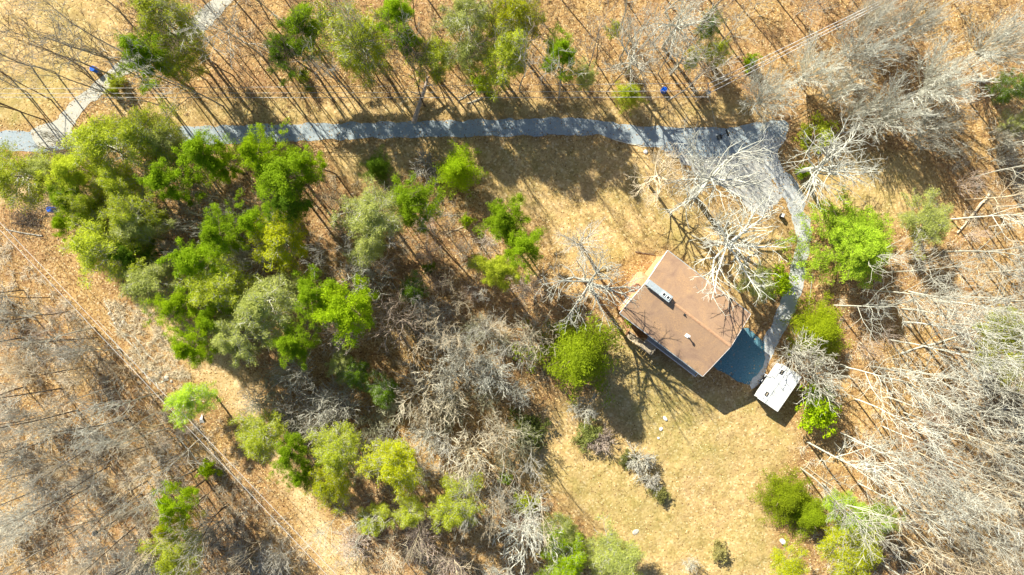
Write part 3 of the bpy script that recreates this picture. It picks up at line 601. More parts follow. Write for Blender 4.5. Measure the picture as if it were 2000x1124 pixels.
NAMED_BARE = [
 ('oak',1160,560,92,25,WHITE,'large spreading bare tree between the pine column and the house'),
 ('oak',1400,345,112,21,WHITE,'spreading bare tree whose limbs cover the gravel lot'),
 ('oak',1445,478,108,22,WHITE,'spreading bare tree whose limbs reach over the brown roof'),
 ('oak',1640,318,100,18,WHITE,'white crooked bare tree right of the gravel lot'),
 ('oak',1290,340,60,16,STRAW,'thin bare tree at the left corner of the gravel lot'),
 ('oak',1140,475,52,12,GREY,'faint small bare tree on the upper lawn above the large spreading one'),
 ('fan',1505,182,60,12,WHITE,'leftmost fan shaped silver tree where the road enters the wood'),
 ('fan',1598,130,56,12,WHITE,'fan shaped silver tree shading the road, second from the left'),
 ('fan',1700,92,66,14,WHITE,'fan shaped silver tree near the top edge, above the shaded road end'),
 ('fan',1762,215,64,12,WHITE,'fan shaped silver tree right above the white crooked tree'),
 ('fan',1855,150,72,14,WHITE,'widest fan shaped silver tree in the upper right'),
 ('fan',1795,40,54,12,PALE,'greyish fan shaped tree on the top edge at the upper right'),
 ('fan',1972,78,64,14,WHITE,'fan shaped silver tree in the upper right corner'),
 ('fan',1985,258,34,9,PALE,'small silver tree on the right edge below the dark evergreen'),
 ('mid',715,535,54,13,PALE,'silver star shaped bare tree left of the dark fuzzy sapling'),
 ('mid',772,625,58,12,(0.52, 0.44, 0.36),'brown twiggy tree right of the twin bright pines'),
 ('mid',660,655,42,10,(0.66, 0.60, 0.54),'brownish bushy tree below the twin bright pines'),
 ('mid',905,690,44,10,PALE,'silvery round tree left of the straw coloured fan tree'),
 ('mid',962,735,44,10,WHITE,'whitish star shaped tree below the silvery round tree'),
 ('mid',1042,655,52,9,(0.70, 0.66, 0.52),'straw coloured fan tree left of the round cedar'),
 ('mid',1030,560,36,8,(0.66, 0.60, 0.54),'pinkish twiggy tree below the pine column'),
 ('mid',1572,695,48,10,PALE,'pale star shaped tree beside the top of the camper'),
 ('mid',1612,745,54,10,PALE,'grey bushy tree right of the camper'),
 ('bush',1252,905,32,3.5,PALE,'whitish bare shrub at the tip of the lower lawn hedge'),
 ('bush',1275,942,20,3,GREY,'pale bare shrub directly below the whitish lawn shrub'),
 ('bush',1140,800,28,3.5,PALE,'pale shrub on the shade edge below the round cedar'),
 ('bush',1175,862,26,3,PINK,'pinkish shrub between the round cedar and the whitish lawn shrub'),
 ('bush',835,330,34,4,GREY,'grey bare shrub left of the bright cedar by the upper lawn'),
 ('mid',915,895,58,11,(0.70, 0.66, 0.52),'straw coloured star shaped tree in the lower middle wood'),
 ('mid',975,850,44,10,(0.70, 0.66, 0.52),'pale fan tree right of the straw coloured star shaped one'),
 ('mid',1030,1050,62,12,WHITE,'white fan shaped tree left of the bottom edge evergreens'),
 ('mid',820,770,62,12,(0.70, 0.66, 0.52),'pale twiggy tree right of the shaded hollow'),
 ('mid',870,740,48,11,PALE,'pale twiggy tree above right of the one by the shaded hollow'),
 ('mid',640,800,52,10,PALE,'grey twiggy tree below the shaded hollow'),
 ('mid',830,860,46,11,PALE,'grey arching tree behind the yellow green evergreen'),
 ('mid',690,420,34,11,(0.66, 0.60, 0.54),'pinkish twiggy tree left of the pale feathery evergreen'),
 ('mid',955,475,28,8,(0.66, 0.60, 0.54),'pinkish small tree in the gap of the pine column'),
 ('mid',1350,1105,18,4,PALE,'tiny white fan shaped sapling near the bottom of the lawn'),
 ('mid',870,790,46,10,(0.70, 0.66, 0.52),'straw tinted tree below the pale twiggy pair'),
 ('mid',575,735,44,10,PALE,'grey twiggy tree below the green pine and frosted evergreen'),
 ('fan',1650,165,42,10,WHITE,'silver tree hiding the shaded road end, between its two larger neighbours'),
 ('fan',1690,215,40,10,WHITE,'silver tree between the shaded road end and the white crooked tree'),
 ('fan',1830,250,50,10,PALE,'low silver tree right of the one above the white crooked tree'),
 ('fan',1720,22,40,12,PALE,'small greyish tree on the top edge left of the greyish fan shaped one'),
 ('oak',1240,105,66,17,PALE,'crooked pale bare tree reaching left above the small cedar'),
 ('oak',1335,40,72,20,WHITE,'white limbed bare tree on the top edge above the utility pole'),
 ('oak',1340,105,44,17,PALE,'pale bare tree with level limbs above the right blue drum'),
 ('sparse',45,65,60,22,(0.36, 0.35, 0.31),'dark barked tree spreading over the lawn in the upper left corner'),
 ('sparse',110,100,56,20,(0.36, 0.35, 0.31),'grey limbed tree left of the upper blue drum'),
 ('sparse',30,130,58,20,(0.36, 0.35, 0.31),'grey limbed tree on the left edge above the side lane'),
 ('sparse',430,70,60,21,GREY,'pale limbed tree right of the side lane at the top'),
]
for k, px, py, r, H, bk, lb in NAMED_BARE:
    nm, ct = ('bare_shrub', 'shrub') if k == 'bush' else ('bare_tree', 'bare tree')
    crown_at(k, px, py, r, H, nm, lb, ct, bk)

# ------------------------------------------------------------------ woods: every tree a thing of its own
ORD = ['first','second','third','fourth','fifth','sixth','seventh','eighth','ninth','tenth','eleventh','twelfth','thirteenth','fourteenth','fifteenth','sixteenth','seventeenth','eighteenth','nineteenth','twentieth']
def inside(px, py, poly):
    c = False; n = len(poly)
    for i in range(n):
        x0, y0 = poly[i]; x1, y1 = poly[(i+1) % n]
        if (y0 > py) != (y1 > py) and px < (x1-x0)*(py-y0)/(y1-y0)+x0: c = not c
    return c
def scatter(poly, n, dmin, seed, avoid=()):
    rg = random.Random(seed); xs = [p[0] for p in poly]; ys = [p[1] for p in poly]; out = []
    for _ in range(n*60):
        if len(out) >= n: break
        x = rg.uniform(min(xs), max(xs)); y = rg.uniform(min(ys), max(ys))
        if not inside(x, y, poly) or any(inside(x, y, a) for a in avoid): continue
        if any((x-a)**2+(y-b)**2 < dmin*dmin for a, b in out): continue
        out.append((x, y))
    return out
HARDPX = [ROAD, LOT, DRIVE, PATIO, LANE, HOUSE_PX]
def wood(kind, poly, n, dmin, seed, Hs, rads, barks, noun, where, group, name='bare_tree', cat='bare tree', leaf=None, lean=0.05):
    if kind == 'fan': kind, name, cat = 'mid' if seed in (46, 48, 49, 64, 65, 66, 67, 68, 71, 72) else 'thin', 'sapling', 'sapling'
    pts = sorted(scatter(poly, n, dmin, seed, HARDPX)); rg = random.Random(seed+1)
    assert len(pts) <= 20, (where, len(pts))
    for i, (px, py) in enumerate(pts):
        p = at(px, py); bk = rg.choice(barks)
        o = plant(kind, p.x, p.y, rg.uniform(*Hs), rg.uniform(*rads), name, bk, leaf, lean=lean)
        which = 'leftmost' if i == 0 else 'rightmost' if i == len(pts)-1 else ORD[i]+' from left'
        lb = f'{noun} {where}, {which}'; assert len(lb.split()) <= 16, lb
        tag(o, lb, cat, group)
        if 40 < seed < 46: [c for c in o.children if c.name.startswith('trunk')][0].color = (*DARK, 1)
TALL = (20, 25)
# right-hand and lower-right wood (trunk feet, in photo pixels)
wood('forest', [(1600,500),(1760,520),(1760,640),(1610,620)], 5, 40, 21, TALL, (3.4,4.6), [WHITE,PALE], 'tall white limbed bare tree', 'just below the hemlock', 'tall bare trees of the right wood')
wood('forest', [(1700,560),(1830,560),(1830,760),(1640,700)], 9, 42, 22, TALL, (3.2,4.6), [WHITE,PALE], 'tall white limbed bare tree', 'right of the round olive cedar', 'tall bare trees of the right wood')
wood('forest', [(1640,700),(1800,770),(1790,880),(1640,860)], 9, 42, 23, TALL, (3.2,4.6), [WHITE,PALE], 'tall pale bare tree', 'right of the bushy pine by the camper', 'tall bare trees of the right wood')
wood('forest', [(1560,860),(1640,850),(1800,900),(1760,990),(1560,930)], 10, 40, 24, TALL, (3.0,4.4), [WHITE,PALE], 'tall pale leaning tree', 'between camper shadow and olive cedars', 'tall bare trees of the right wood')
wood('forest', [(1800,760),(1930,760),(1940,1000),(1790,980)], 12, 40, 25, TALL, (3.0,4.4), [WHITE,PALE,STRAW], 'tall pale bare tree', 'in the far lower right wood', 'tall bare trees of the right wood')
wood('forest', [(1830,480),(1960,480),(1960,740),(1830,740)], 12, 40, 26, TALL, (3.0,4.4), [WHITE,PALE], 'tall pale bare tree', 'left of the right edge evergreens', 'tall bare trees of the right wood')
wood('forest', [(1850,280),(1990,280),(1990,460),(1860,450)], 10, 38, 27, (17,22), (2.8,4), [WHITE,PALE,STRAW], 'slender pale bare tree', 'above right of the faded evergreen', 'tall bare trees of the right wood')
wood('forest', [(1700,1000),(1900,1010),(1900,1100),(1700,1100)], 9, 38, 28, TALL, (2.8,4), [PALE,STRAW], 'tall pale bare tree', 'near the bottom edge in the right wood', 'tall bare trees of the right wood')
wood('fan', [(1640,560),(1980,560),(1980,820),(1640,800)], 11, 40, 29, (4,8), (1.8,3.0), [PALE,STRAW,PINK], 'small twiggy sapling', 'under tall trees right of the driveway', 'small saplings of the right wood')
wood('fan', [(1600,840),(1980,840),(1980,1110),(1640,1110)], 11, 40, 30, (4,8), (1.8,3.0), [PALE,STRAW,PINK], 'small twiggy sapling', 'under tall trees at lower right', 'small saplings of the right wood')
wood('fan', [(1830,280),(1990,280),(1990,540),(1840,540)], 9, 42, 31, (4,8), (1.8,3.0), [PALE,STRAW,PINK], 'small twiggy sapling', 'below the silver trees by the right edge', 'small saplings of the right wood')
# lower-left wood
LL = 'bare trees of the lower left wood'
wood('forest', [(10,540),(120,560),(240,720),(60,720)], 8, 42, 41, (17,23), (2.6,3.8), [PALE,GREY,STRAW], 'slender grey bare tree', 'left of the long diagonal wires', LL)
wood('sparse', [(40,730),(290,740),(330,860),(60,860)], 9, 42, 42, (17,23), (2.4,3.6), [PALE,GREY,STRAW], 'slender leaning bare tree', 'in the upper half of the lower left wood', LL)
wood('forest', [(60,860),(380,860),(400,960),(80,960)], 10, 42, 43, (18,24), (2.4,3.4), [PALE,GREY,STRAW], 'dark boled bare tree', 'left of the bright lower left pine', LL)
wood('forest', [(100,960),(440,960),(500,1080),(120,1090)], 11, 42, 44, (18,24), (2.4,3.4), [PALE,GREY,STRAW], 'slender bare tree', 'near the bottom edge of the lower left wood', LL)
wood('sparse', [(400,900),(500,950),(560,1080),(440,1060)], 5, 34, 45, (13,19), (2,3), [STRAW,GREY,BROWN], 'thin bare tree', 'close along the left side of the dirt track', LL)
wood('fan', [(5,560),(200,690),(200,860),(5,860)], 9, 34, 46, (5,9), (2.6,3.8), [PALE,GREY,STRAW], 'bushy grey sapling', 'in the wood along the left edge', 'bushy saplings of the lower left wood')
wood('fan', [(200,760),(400,830),(480,1000),(200,1000)], 8, 40, 47, (4,8), (1.8,3.0), [STRAW,PINK,GREY], 'bushy brown sapling', 'in the wood left of the dirt track', 'bushy saplings of the lower left wood')
wood('fan', [(5,870),(200,870),(260,1120),(5,1120)], 9, 40, 48, (4,8), (2.4,3.6), [PALE,GREY,STRAW], 'bushy pale sapling', 'in the lower left corner wood', 'bushy saplings of the lower left wood')
wood('fan', [(260,1010),(560,1010),(600,1120),(260,1120)], 7, 34, 49, (4,7), (2.0,3.2), [PALE,GREY,STRAW], 'bushy pale sapling', 'between bottom edge evergreen and dirt track', 'bushy saplings of the lower left wood')
wood('sparse', [(150,600),(290,735),(430,860),(330,865),(200,740)], 9, 34, 33, (14,19), (2.2,3.2), [PALE,GREY,STRAW], 'slim bare tree', 'rooted beneath the long diagonal wires', LL)
wood('fan', [(40,500),(290,735),(430,860),(340,870),(60,620)], 11, 38, 34, (3,6), (1.6,2.6), [PALE,PINK,STRAW], 'low twiggy sapling', 'beneath the long diagonal wires', 'bushy saplings of the lower left wood')
# top strip
TS = 'bare trees above the road'
wood('sparse', [(15,120),(170,120),(130,240),(15,240)], 8, 36, 51, (16,21), (3.0,4.2), [GREY,BROWN], 'dark bare tree', 'between side lane and left edge', TS)
wood('sparse', [(230,100),(470,100),(470,220),(230,220)], 13, 36, 52, (18,24), (2.6,3.8), [GREY,BROWN], 'tall dark bare tree', 'between side lane and ragged low pine', TS)
wood('sparse', [(480,100),(760,100),(760,215),(480,215)], 14, 36, 53, (18,24), (2.6,3.6), [GREY,BROWN,DARK], 'tall dark bare tree', 'below the biggest olive crown', TS)
wood('sparse', [(760,90),(1050,90),(1050,210),(760,210)], 13, 38, 54, (18,24), (2.6,3.6), [GREY,BROWN,DARK], 'tall dark bare tree', 'around the broken snag above the road', TS)
wood('sparse', [(1060,80),(1400,80),(1400,200),(1060,200)], 13, 42, 55, (18,24), (2.8,3.8), [PALE,GREY,BROWN], 'tall bare tree', 'left of the utility pole above the road', TS)
wood('sparse', [(200,-60),(1000,-60),(1000,60),(200,60)], 18, 55, 56, (17,23), (3,4), [GREY,BROWN], 'tall bare tree', 'along the top edge in the left half', TS)
wood('sparse', [(1000,-60),(1700,-60),(1700,50),(1000,50)], 13, 55, 57, (17,23), (3,4), [PALE,GREY], 'tall bare tree', 'along the right half of the top edge', TS)
# middle wood
MW = 'bare trees of the middle wood'
wood('sparse', [(620,320),(700,390),(760,560),(640,520)], 9, 34, 61, (12,17), (1.6,2.4), [BROWN,GREY], 'thin dark bare tree', 'left of the pale feathery evergreen', MW)
wood('sparse', [(760,410),(920,410),(960,560),(800,560)], 14, 30, 62, (12,18), (1.5,2.4), [BROWN,GREY], 'thin dark bare tree', 'between bright rounded pine and pine column', MW)
wood('sparse', [(820,560),(1010,580),(1010,680),(820,660)], 11, 32, 63, (11,16), (1.8,2.6), [STRAW,GREY], 'thin bare tree', 'below the pine column', MW)
wood('fan', [(620,380),(900,430),(990,660),(700,560)], 14, 42, 64, (3,6), (1.3,2.2), [PINK,STRAW,GREY], 'little twiggy sapling', 'between pine column and silver star shaped tree', MW)
wood('fan', [(830,580),(1060,600),(1060,800),(850,800)], 12, 34, 65, (4,8), (2.0,3.2), [PALE,WHITE,MOSS], 'pale twiggy sapling', 'left of the round yellow green cedar', MW)
wood('fan', [(440,700),(700,720),(700,880),(560,870)], 11, 34, 66, (4,8), (2.2,3.4), [GREY,MOSS,GREY], 'dull twiggy sapling', 'between track bend and shaded hollow', MW)
wood('fan', [(700,780),(1020,800),(1020,930),(720,930)], 11, 40, 67, (4,8), (2.2,3.4), [STRAW,PALE,MOSS], 'straw coloured twiggy sapling', 'below the shaded hollow', MW)
wood('fan', [(640,980),(1060,960),(1080,1120),(700,1120)], 11, 40, 68, (4,8), (2.2,3.4), [STRAW,PALE,PINK], 'pale twiggy sapling', 'near the bottom edge right of the track', MW)
wood('forest', [(640,960),(1040,930),(1080,1100),(700,1100)], 10, 50, 69, (14,19), (2.2,3.2), [PALE,STRAW], 'tall pale bare tree', 'near the bottom edge right of the track', MW)
wood('sparse', [(860,800),(1020,800),(1080,1000),(960,1000)], 8, 40, 70, (15,20), (1.8,2.8), [STRAW,GREY], 'slender bare tree', 'at the left margin of the lower lawn', MW)
wood('fan', [(420,330),(560,420),(640,560),(440,620),(350,470)], 12, 40, 71, (10,13), (2.4,3.4), [GREY,PALE,WHITE], 'grey twiggy sapling', 'inside the left evergreen stand', MW)
wood('fan', [(100,300),(420,320),(330,480),(150,420)], 9, 44, 72, (10,13), (2.4,3.4), [GREY,PALE,WHITE], 'grey twiggy sapling', 'under the crowns that overhang the road', MW)
wood('fan', [(1420,20),(1600,0),(1900,0),(1640,60)], 9, 40, 73, (6,10), (2,3), [GREY,BROWN], 'grey twiggy sapling', 'behind the silver trees at the top edge', TS)
wood('fan', [(240,10),(900,20),(1380,60),(1380,140),(500,90)], 16, 50, 74, (3,6), (1.2,2.2), [GREY,PALE,STRAW], 'small twiggy sapling', 'among the tall trees above the road', TS)

# ------------------------------------------------------------------ undergrowth nobody could count
def brush(name, polys, n, seed, color, hs=(0.5, 1.7), per=16, wdt=0.03, avoid=()):
    rg = np.random.RandomState(seed); C = []
    for poly, sh in polys:
        xs = [p[0] for p in poly]; ys = [p[1] for p in poly]; m = int(n*sh)
        X = rg.uniform(min(xs), max(xs), m*3); Y = rg.uniform(min(ys), max(ys), m*3)
        ok = seg_dist(X, Y, poly) < 0
        for a in avoid: ok &= seg_dist(X, Y, a) > 12
        cl = lownoise(X, Y, 0.05, seed)+rg.normal(0, 0.5, len(X)); ok &= cl > -0.2
        idx = np.where(ok)[0][:m]; C += [(*at(X[i], Y[i])[:2],) for i in idx]
    C = np.array(C); z = ground_h(C[:, 0], C[:, 1]); m = len(C)
    h = rg.uniform(*hs, m); h = np.repeat(h, per); k = m*per
    p0 = np.stack([np.repeat(C[:, 0], per), np.repeat(C[:, 1], per), np.repeat(z, per)-0.03], -1)
    p0[:, :2] += rg.normal(0, 0.12, (k, 2))
    d = unit(np.stack([rg.normal(0, 1, k), rg.normal(0, 1, k), np.abs(rg.normal(0.55, 0.5, k))], -1))
    p1 = p0+d*h[:, None]*rg.uniform(0.25, 0.6, (k, 1)); d2 = unit(d+rg.normal(0, 0.45, (k, 3))); p2 = p1+d2*h[:, None]*rg.uniform(0.2, 0.6, (k, 1))
    T = Tubes(); T.add(np.stack([p0, p1, p2], 1), np.tile(np.array([[wdt, wdt*0.8, wdt*0.3]]), (k, 1)), 3)
    o = link(name, T.mesh(name), BARK); o.color = (*color, 1)
    tag(o, kind='stuff'); return o
def fallen_leaves(n, seed):
    rg = np.random.RandomState(seed); X = rg.uniform(-82, 82, n); Y = rg.uniform(-50, 47, n)
    d = np.full(n, 1e9)
    for p in HARD+[ppoly(HOUSE_PX)]: d = np.minimum(d, seg_dist(X, Y, p))
    dl = np.full(n, 1e9)
    for p in LAWNS: dl = np.minimum(dl, seg_dist(X, Y, ppoly(p)))
    ok = (d > 0.25-rg.exponential(0.65, n)) & ((dl > 0) | (rg.rand(n) < 0.3)); X = X[ok]; Y = Y[ok]; d = d[ok]; k = len(X)
    z = ground_h(X, Y)+0.02+0.035*(d < 0.3)+rg.rand(k)*0.03; c = np.stack([X, Y, z], -1)
    nr = unit(rg.normal(0, 0.5, (k, 3))+np.array([0, 0, 1.])); a = unit(np.cross(nr, rg.normal(0, 1, (k, 3)))); b = np.cross(nr, a)
    s = rg.uniform(0.06, 0.15, k)[:, None]; V = np.stack([c-a*s, c-b*s*.7, c+a*s, c+b*s*.7], 1).reshape(-1, 3)
    V[:, 2] = np.maximum(V[:, 2], np.repeat(z, 4)-0.015)
    m, nt, bb = newmat('dry_leaves', 0.8); at_ = N(nt, 'ShaderNodeAttribute', attribute_name='tone')
    nt.links.new(ramp(nt, at_.outputs['Fac'], [(0, (0.14, 0.06, 0.025)), (0.35, (0.35, 0.20, 0.065)), (0.7, (0.56, 0.39, 0.155)), (1, (0.78, 0.63, 0.36))]), bb.inputs['Base Color'])
    o = link('fallen_leaves', mesh_np('fallen_leaves', V, [np.arange(4*k).reshape(-1, 4)], tone=np.repeat(rg.rand(k), 4)), m)
    tag(o, 'dry tan and brown leaves strewn over the ground and road edges', 'leaves', kind='stuff')
fallen_leaves(170000, 77)
WOODS_L = [(-20,430),(110,560),(290,740),(420,860),(640,1140),(-20,1140)]
WOODS_R = [(1590,560),(1660,560),(1760,540),(1850,300),(2020,260),(2020,1140),(1560,1140),(1560,870),(1600,780)]
WOODS_M = [(560,300),(680,340),(900,400),(1040,560),(1080,700),(1060,900),(1120,1140),(740,1140),(600,960),(480,780),(420,640),(300,560),(120,440),(100,330)]
WOODS_T = [(-20,-20),(2020,-20),(2020,260),(1860,260),(1420,200),(1000,205),(500,225),(230,225),(240,30)]
AV = HARDPX+[DIRTS[1]]
b1 = brush('undergrowth', [(WOODS_L, 1), (WOODS_R, 0.4)], 1300, 101, (0.80, 0.74, 0.60), avoid=AV)
tag(b1, 'tangled pinkish tan twigs covering the forest floor of the outer woods', 'undergrowth')
b2 = brush('undergrowth', [(WOODS_M, 1)], 900, 102, (0.60, 0.54, 0.40), avoid=AV)
tag(b2, 'brown twiggy brush covering the floor of the middle wood', 'undergrowth')
b4 = brush('slash_debris', [([(205,585),(290,600),(350,700),(390,760),(330,770),(250,700)], 1)], 420, 104, (0.85, 0.78, 0.60), (0.3, 1.1), avoid=[])
tag(b4, 'pale tangled slash and dead stalks beside the upper dirt track', 'brush debris')
b5 = brush('undergrowth', [([(350,760),(420,800),(640,1124),(560,1124)], 1), ([(640,960),(700,1000),(800,1124),(730,1124)], .6)], 260, 105, (0.72, 0.62, 0.44), (0.3, 1.0), avoid=[])
tag(b5, 'dead stalks and low brush along both margins of the dirt track', 'undergrowth')
b3 = brush('undergrowth', [(WOODS_T, 1)], 600, 103, (0.38, 0.27, 0.16), (0.3, 1.1), avoid=AV)
tag(b3, 'sparse brown brush on the leafy slope above the road', 'undergrowth')

# ------------------------------------------------------------------ the house
def brickmat(name, c1, c2, mortar):
    m, nt, b = newmat(name, 0.85); co = coord(nt); L = nt.links
    mp = N(nt, 'ShaderNodeMapping'); mp.inputs['Rotation'].default_value = (R(90), 0, 0); L.new(co, mp.inputs[0])
    sx = N(nt, 'ShaderNodeSeparateXYZ'); L.new(co, sx.inputs[0]); ad = N(nt, 'ShaderNodeMath', operation='ADD'); L.new(sx.outputs[0], ad.inputs[0]); L.new(sx.outputs[1], ad.inputs[1])
    cb = N(nt, 'ShaderNodeCombineXYZ'); L.new(ad.outputs[0], cb.inputs[0]); L.new(sx.outputs[2], cb.inputs[1])
    br = N(nt, 'ShaderNodeTexBrick'); L.new(cb.outputs[0], br.inputs['Vector']); br.inputs['Scale'].default_value = 4.5
    for k, c in (('Color1', c1), ('Color2', c2), ('Mortar', mortar)): br.inputs[k].default_value = (*c, 1)
    c = mix(nt, 0.3, br.outputs[0], ramp(nt, noise(nt, co, 1.2, 5), [(0.3, c1), (0.7, c2)])); L.new(c, b.inputs['Base Color']); bump(nt, b, br.outputs[1], -0.3, 0.02); return m
M['brick'] = brickmat('orange_brick', (0.52, 0.25, 0.12), (0.66, 0.36, 0.18), (0.6, 0.5, 0.4))
def shingle():
    m, nt, b = newmat('brown_shingles', 0.9); co = coord(nt); L = nt.links
    br = N(nt, 'ShaderNodeTexBrick'); L.new(co, br.inputs['Vector']); br.inputs['Scale'].default_value = 2.6; br.inputs['Mortar Size'].default_value = 0.012
    for k, c in (('Color1', (0.30, 0.20, 0.13)), ('Color2', (0.37, 0.255, 0.165)), ('Mortar', (0.2, 0.12, 0.08))): br.inputs[k].default_value = (*c, 1)
    n1 = noise(nt, co, 0.35, 5, 0.6); n2 = noise(nt, co, 9, 3, 0.7)
    c = mix(nt, 0.55, br.outputs[0], ramp(nt, n1, [(0.3, (0.28, 0.185, 0.12)), (0.7, (0.40, 0.275, 0.175))]))
    c = mix(nt, 0.35, c, ramp(nt, n2, [(0.3, (0.24, 0.145, 0.1)), (0.7, (0.42, 0.27, 0.19))]))
    n3 = noise(nt, co, 0.28, 6, 0.7, 0.8); n4 = noise(nt, co, 6, 3, 0.8)
    c = mix(nt, ramp(nt, n3, [(0.46, (0, 0, 0)), (0.66, (0.8, 0.8, 0.8))]), c, mix(nt, ramp(nt, n4, [(0.45, (0, 0, 0)), (0.55, (1, 1, 1))]), c, (0.50, 0.31, 0.16)))
    c = mix(nt, ramp(nt, n3, [(0.30, (0.7, 0.7, 0.7)), (0.46, (0, 0, 0))]), c, (0.22, 0.14, 0.11))
    L.new(c, b.inputs['Base Color']); bump(nt, b, n2, 0.3, 0.02); b.inputs['Specular IOR Level'].default_value = 0.1; return m
M['shingle'] = shingle()
M['ridge'] = noisy('ridge_tiles', (0.42, 0.24, 0.14), (0.54, 0.33, 0.2), 3, 0.85, 0.3)
M['redbrick'] = brickmat('shade_darkened_brick', (0.17, 0.07, 0.06), (0.24, 0.10, 0.08), (0.2, 0.14, 0.13))  # brick colour darkened to stand in for shade on the terrace
M['siding'] = noisy('grey_siding', (0.30, 0.33, 0.34), (0.38, 0.41, 0.42), 1.5, 0.7, 0.05)
EZ = 6.5; RZ = 8.4
A, B_, C_, D_ = [at(*p, EZ) for p in ((1305, 490), (1210, 612), (1376, 737), (1463, 612))]
ctr = (A+B_+C_+D_)/4; uu = ((C_-B_)+(D_-A)).normalized(); HL = ((C_-B_).length+(D_-A).length)/4
vv = Vector((-uu.y, uu.x, 0)); HW = (abs((A-B_).dot(vv))+abs((D_-C_).dot(vv)))/4
hz_rot = math.atan2(uu.y, uu.x)
def loc(px, py, z):            # photo pixel at height z -> house coordinates
    d = at(px, py, z)-Vector((ctr.x, ctr.y, z)); return Vector((d.dot(uu), d.dot(vv), z))
house = empty('house', (ctr.x, ctr.y, 0), hz_rot)
tag(house, 'two storey brick house with a large brown shingle gable roof beside the driveway', 'house')
wx, wy = HL-0.35, HW-0.55
mb = MB(); mb.box(-wx, wx, -wy, wy, -0.3, 6.35)
for x0, x1 in ((-wx, -wx+0.25), (wx-0.25, wx)):
    rz = 6.35+(RZ-EZ)*wy/HW-0.1
    a = [(x0, -wy, 6.35), (x0, wy, 6.35), (x0, 0, rz)]; b = [(x1, y, z) for _, y, z in a]
    mb.poly(a[::-1]); mb.poly(b); mb.poly([a[0], a[2], b[2], b[0]][::-1]); mb.poly([a[1], a[2], b[2], b[1]])
mb.build('wall', M['brick'], house)
sl = (RZ-EZ)/HW; th = 0.22
roof = MB()
for s in (-1, 1):
    e = (HW*s, EZ); 
    bot = [(-HL, s*HW, EZ-th), (HL, s*HW, EZ-th), (HL, 0, RZ-th), (-HL, 0, RZ-th)]; top = [(-HL, s*HW, EZ), (HL, s*HW, EZ), (HL, 0, RZ), (-HL, 0, RZ)]
    if s > 0: bot = bot[::-1]; top = top[::-1]
    roof.hexa(bot, top)
roof_o = roof.build('roof', M['shingle'], house)
rc = MB()
for i in range(40):
    x0 = -HL+4.3+(2*HL-4.3)*i/40; x1 = x0+(2*HL-4.3)/40*0.97; z = RZ+0.015+0.012*(i % 2)
    for s in (-1, 1):
        p = [(x0, 0, z+0.05), (x1, 0, z+0.03), (x1, s*0.19, z+0.03-0.19*sl), (x0, s*0.19, z+0.05-0.19*sl)]
        q = [(a, b, c-0.04) for a, b, c in p]
        rc.hexa(q if s < 0 else q[::-1], p if s < 0 else p[::-1])
rc.build('ridge_cap', M['ridge'], roof_o)
fm = MB()
for s in (-1, 1):
    fm.box(-HL, HL, s*HW-0.02 if s > 0 else s*HW-0.12, s*HW+0.12 if s > 0 else s*HW+0.02, EZ-0.2, EZ-0.04)
fm.build('gutter', M['siding'], roof_o)
fb = MB()
for x in (-HL, HL):
    for s in (-1, 1):
        x0, x1 = (x-0.06, x-0.003) if x < 0 else (x+0.003, x+0.04)
        a = [(x0, s*(HW+.02), EZ-0.3), (x1, s*(HW+.02), EZ-0.3), (x1, 0, RZ-0.3), (x0, 0, RZ-0.3)]; b = [(p[0], p[1], p[2]+0.33) for p in a]
        if s > 0: a, b = a[::-1], b[::-1]
        fb.hexa(a, b)
fb.build('fascia', M['white'], roof_o)
# stepped exterior chimney on the gable, with its long grey metal chase along the ridge
ch = MB(); ch.box(-HL-0.75, -wx, -1.5, 1.3, -0.3, 4.2); ch.hexa([(-HL-0.75, -1.5, 4.2), (-wx, -1.5, 4.2), (-wx, 1.3, 4.2), (-HL-0.75, 1.3, 4.2)], [(-HL-0.6, -0.75, 5.6), (-wx, -0.75, 5.6), (-wx, 0.65, 5.6), (-HL-0.6, 0.65, 5.6)]); ch.box(-HL-0.6, -wx-0.003, -0.75, 0.65, 5.6, 7.2)
chim = ch.build('chimney', M['brick'], house)
cz = RZ+0.75
cb = MB(); cb.box(-HL+0.05, -HL+4.15, -0.42, 0.52, RZ-0.5, cz)
for i in range(6): y = -0.42+0.94*(i+0.5)/6; cb.box(-HL+0.07, -HL+2.3, y-0.015, y+0.015, cz, cz+0.025)
cb.box(-HL+2.5, -HL+4.2, -0.47, 0.57, cz, cz+0.06)
chase = cb.build('chimney_chase', M['grey_metal'], house, bevel=0.01)
for k in range(2):
    x = -HL+2.75+k*0.72
    fr = MB(); fr.box(x-0.04, x+0.46, -0.22, -0.16, cz+0.06, cz+0.2); fr.box(x-0.04, x+0.46, 0.24, 0.3, cz+0.06, cz+0.2); fr.box(x-0.04, x+0.02, -0.16, 0.24, cz+0.06, cz+0.2); fr.box(x+0.4, x+0.46, -0.16, 0.24, cz+0.06, cz+0.2)
    fo = fr.build('flue_rim', M['white'], chase); MB().box(x+0.02, x+0.4, -0.16, 0.24, cz+0.06, cz+0.1).build('flue_opening', M['dark'], chase)
p = loc(1343, 656, 7.8); zr = RZ-abs(p.y)*sl
pv = MB(); pv.tube([(p.x, p.y, zr-0.1), (p.x, p.y, zr+1.05)], 0.10, 12); pv.tube([(p.x, p.y, zr+1.0), (p.x, p.y, zr+1.16)], [0.19, 0.17], 12); pv.box(p.x-.28, p.x+.28, p.y-.28, p.y+.28, zr-0.1, zr+0.07)
pv.build('vent_pipe', M['white'], house, smooth=False)
p = loc(1336, 615, 7.9); zr = RZ-abs(p.y)*sl
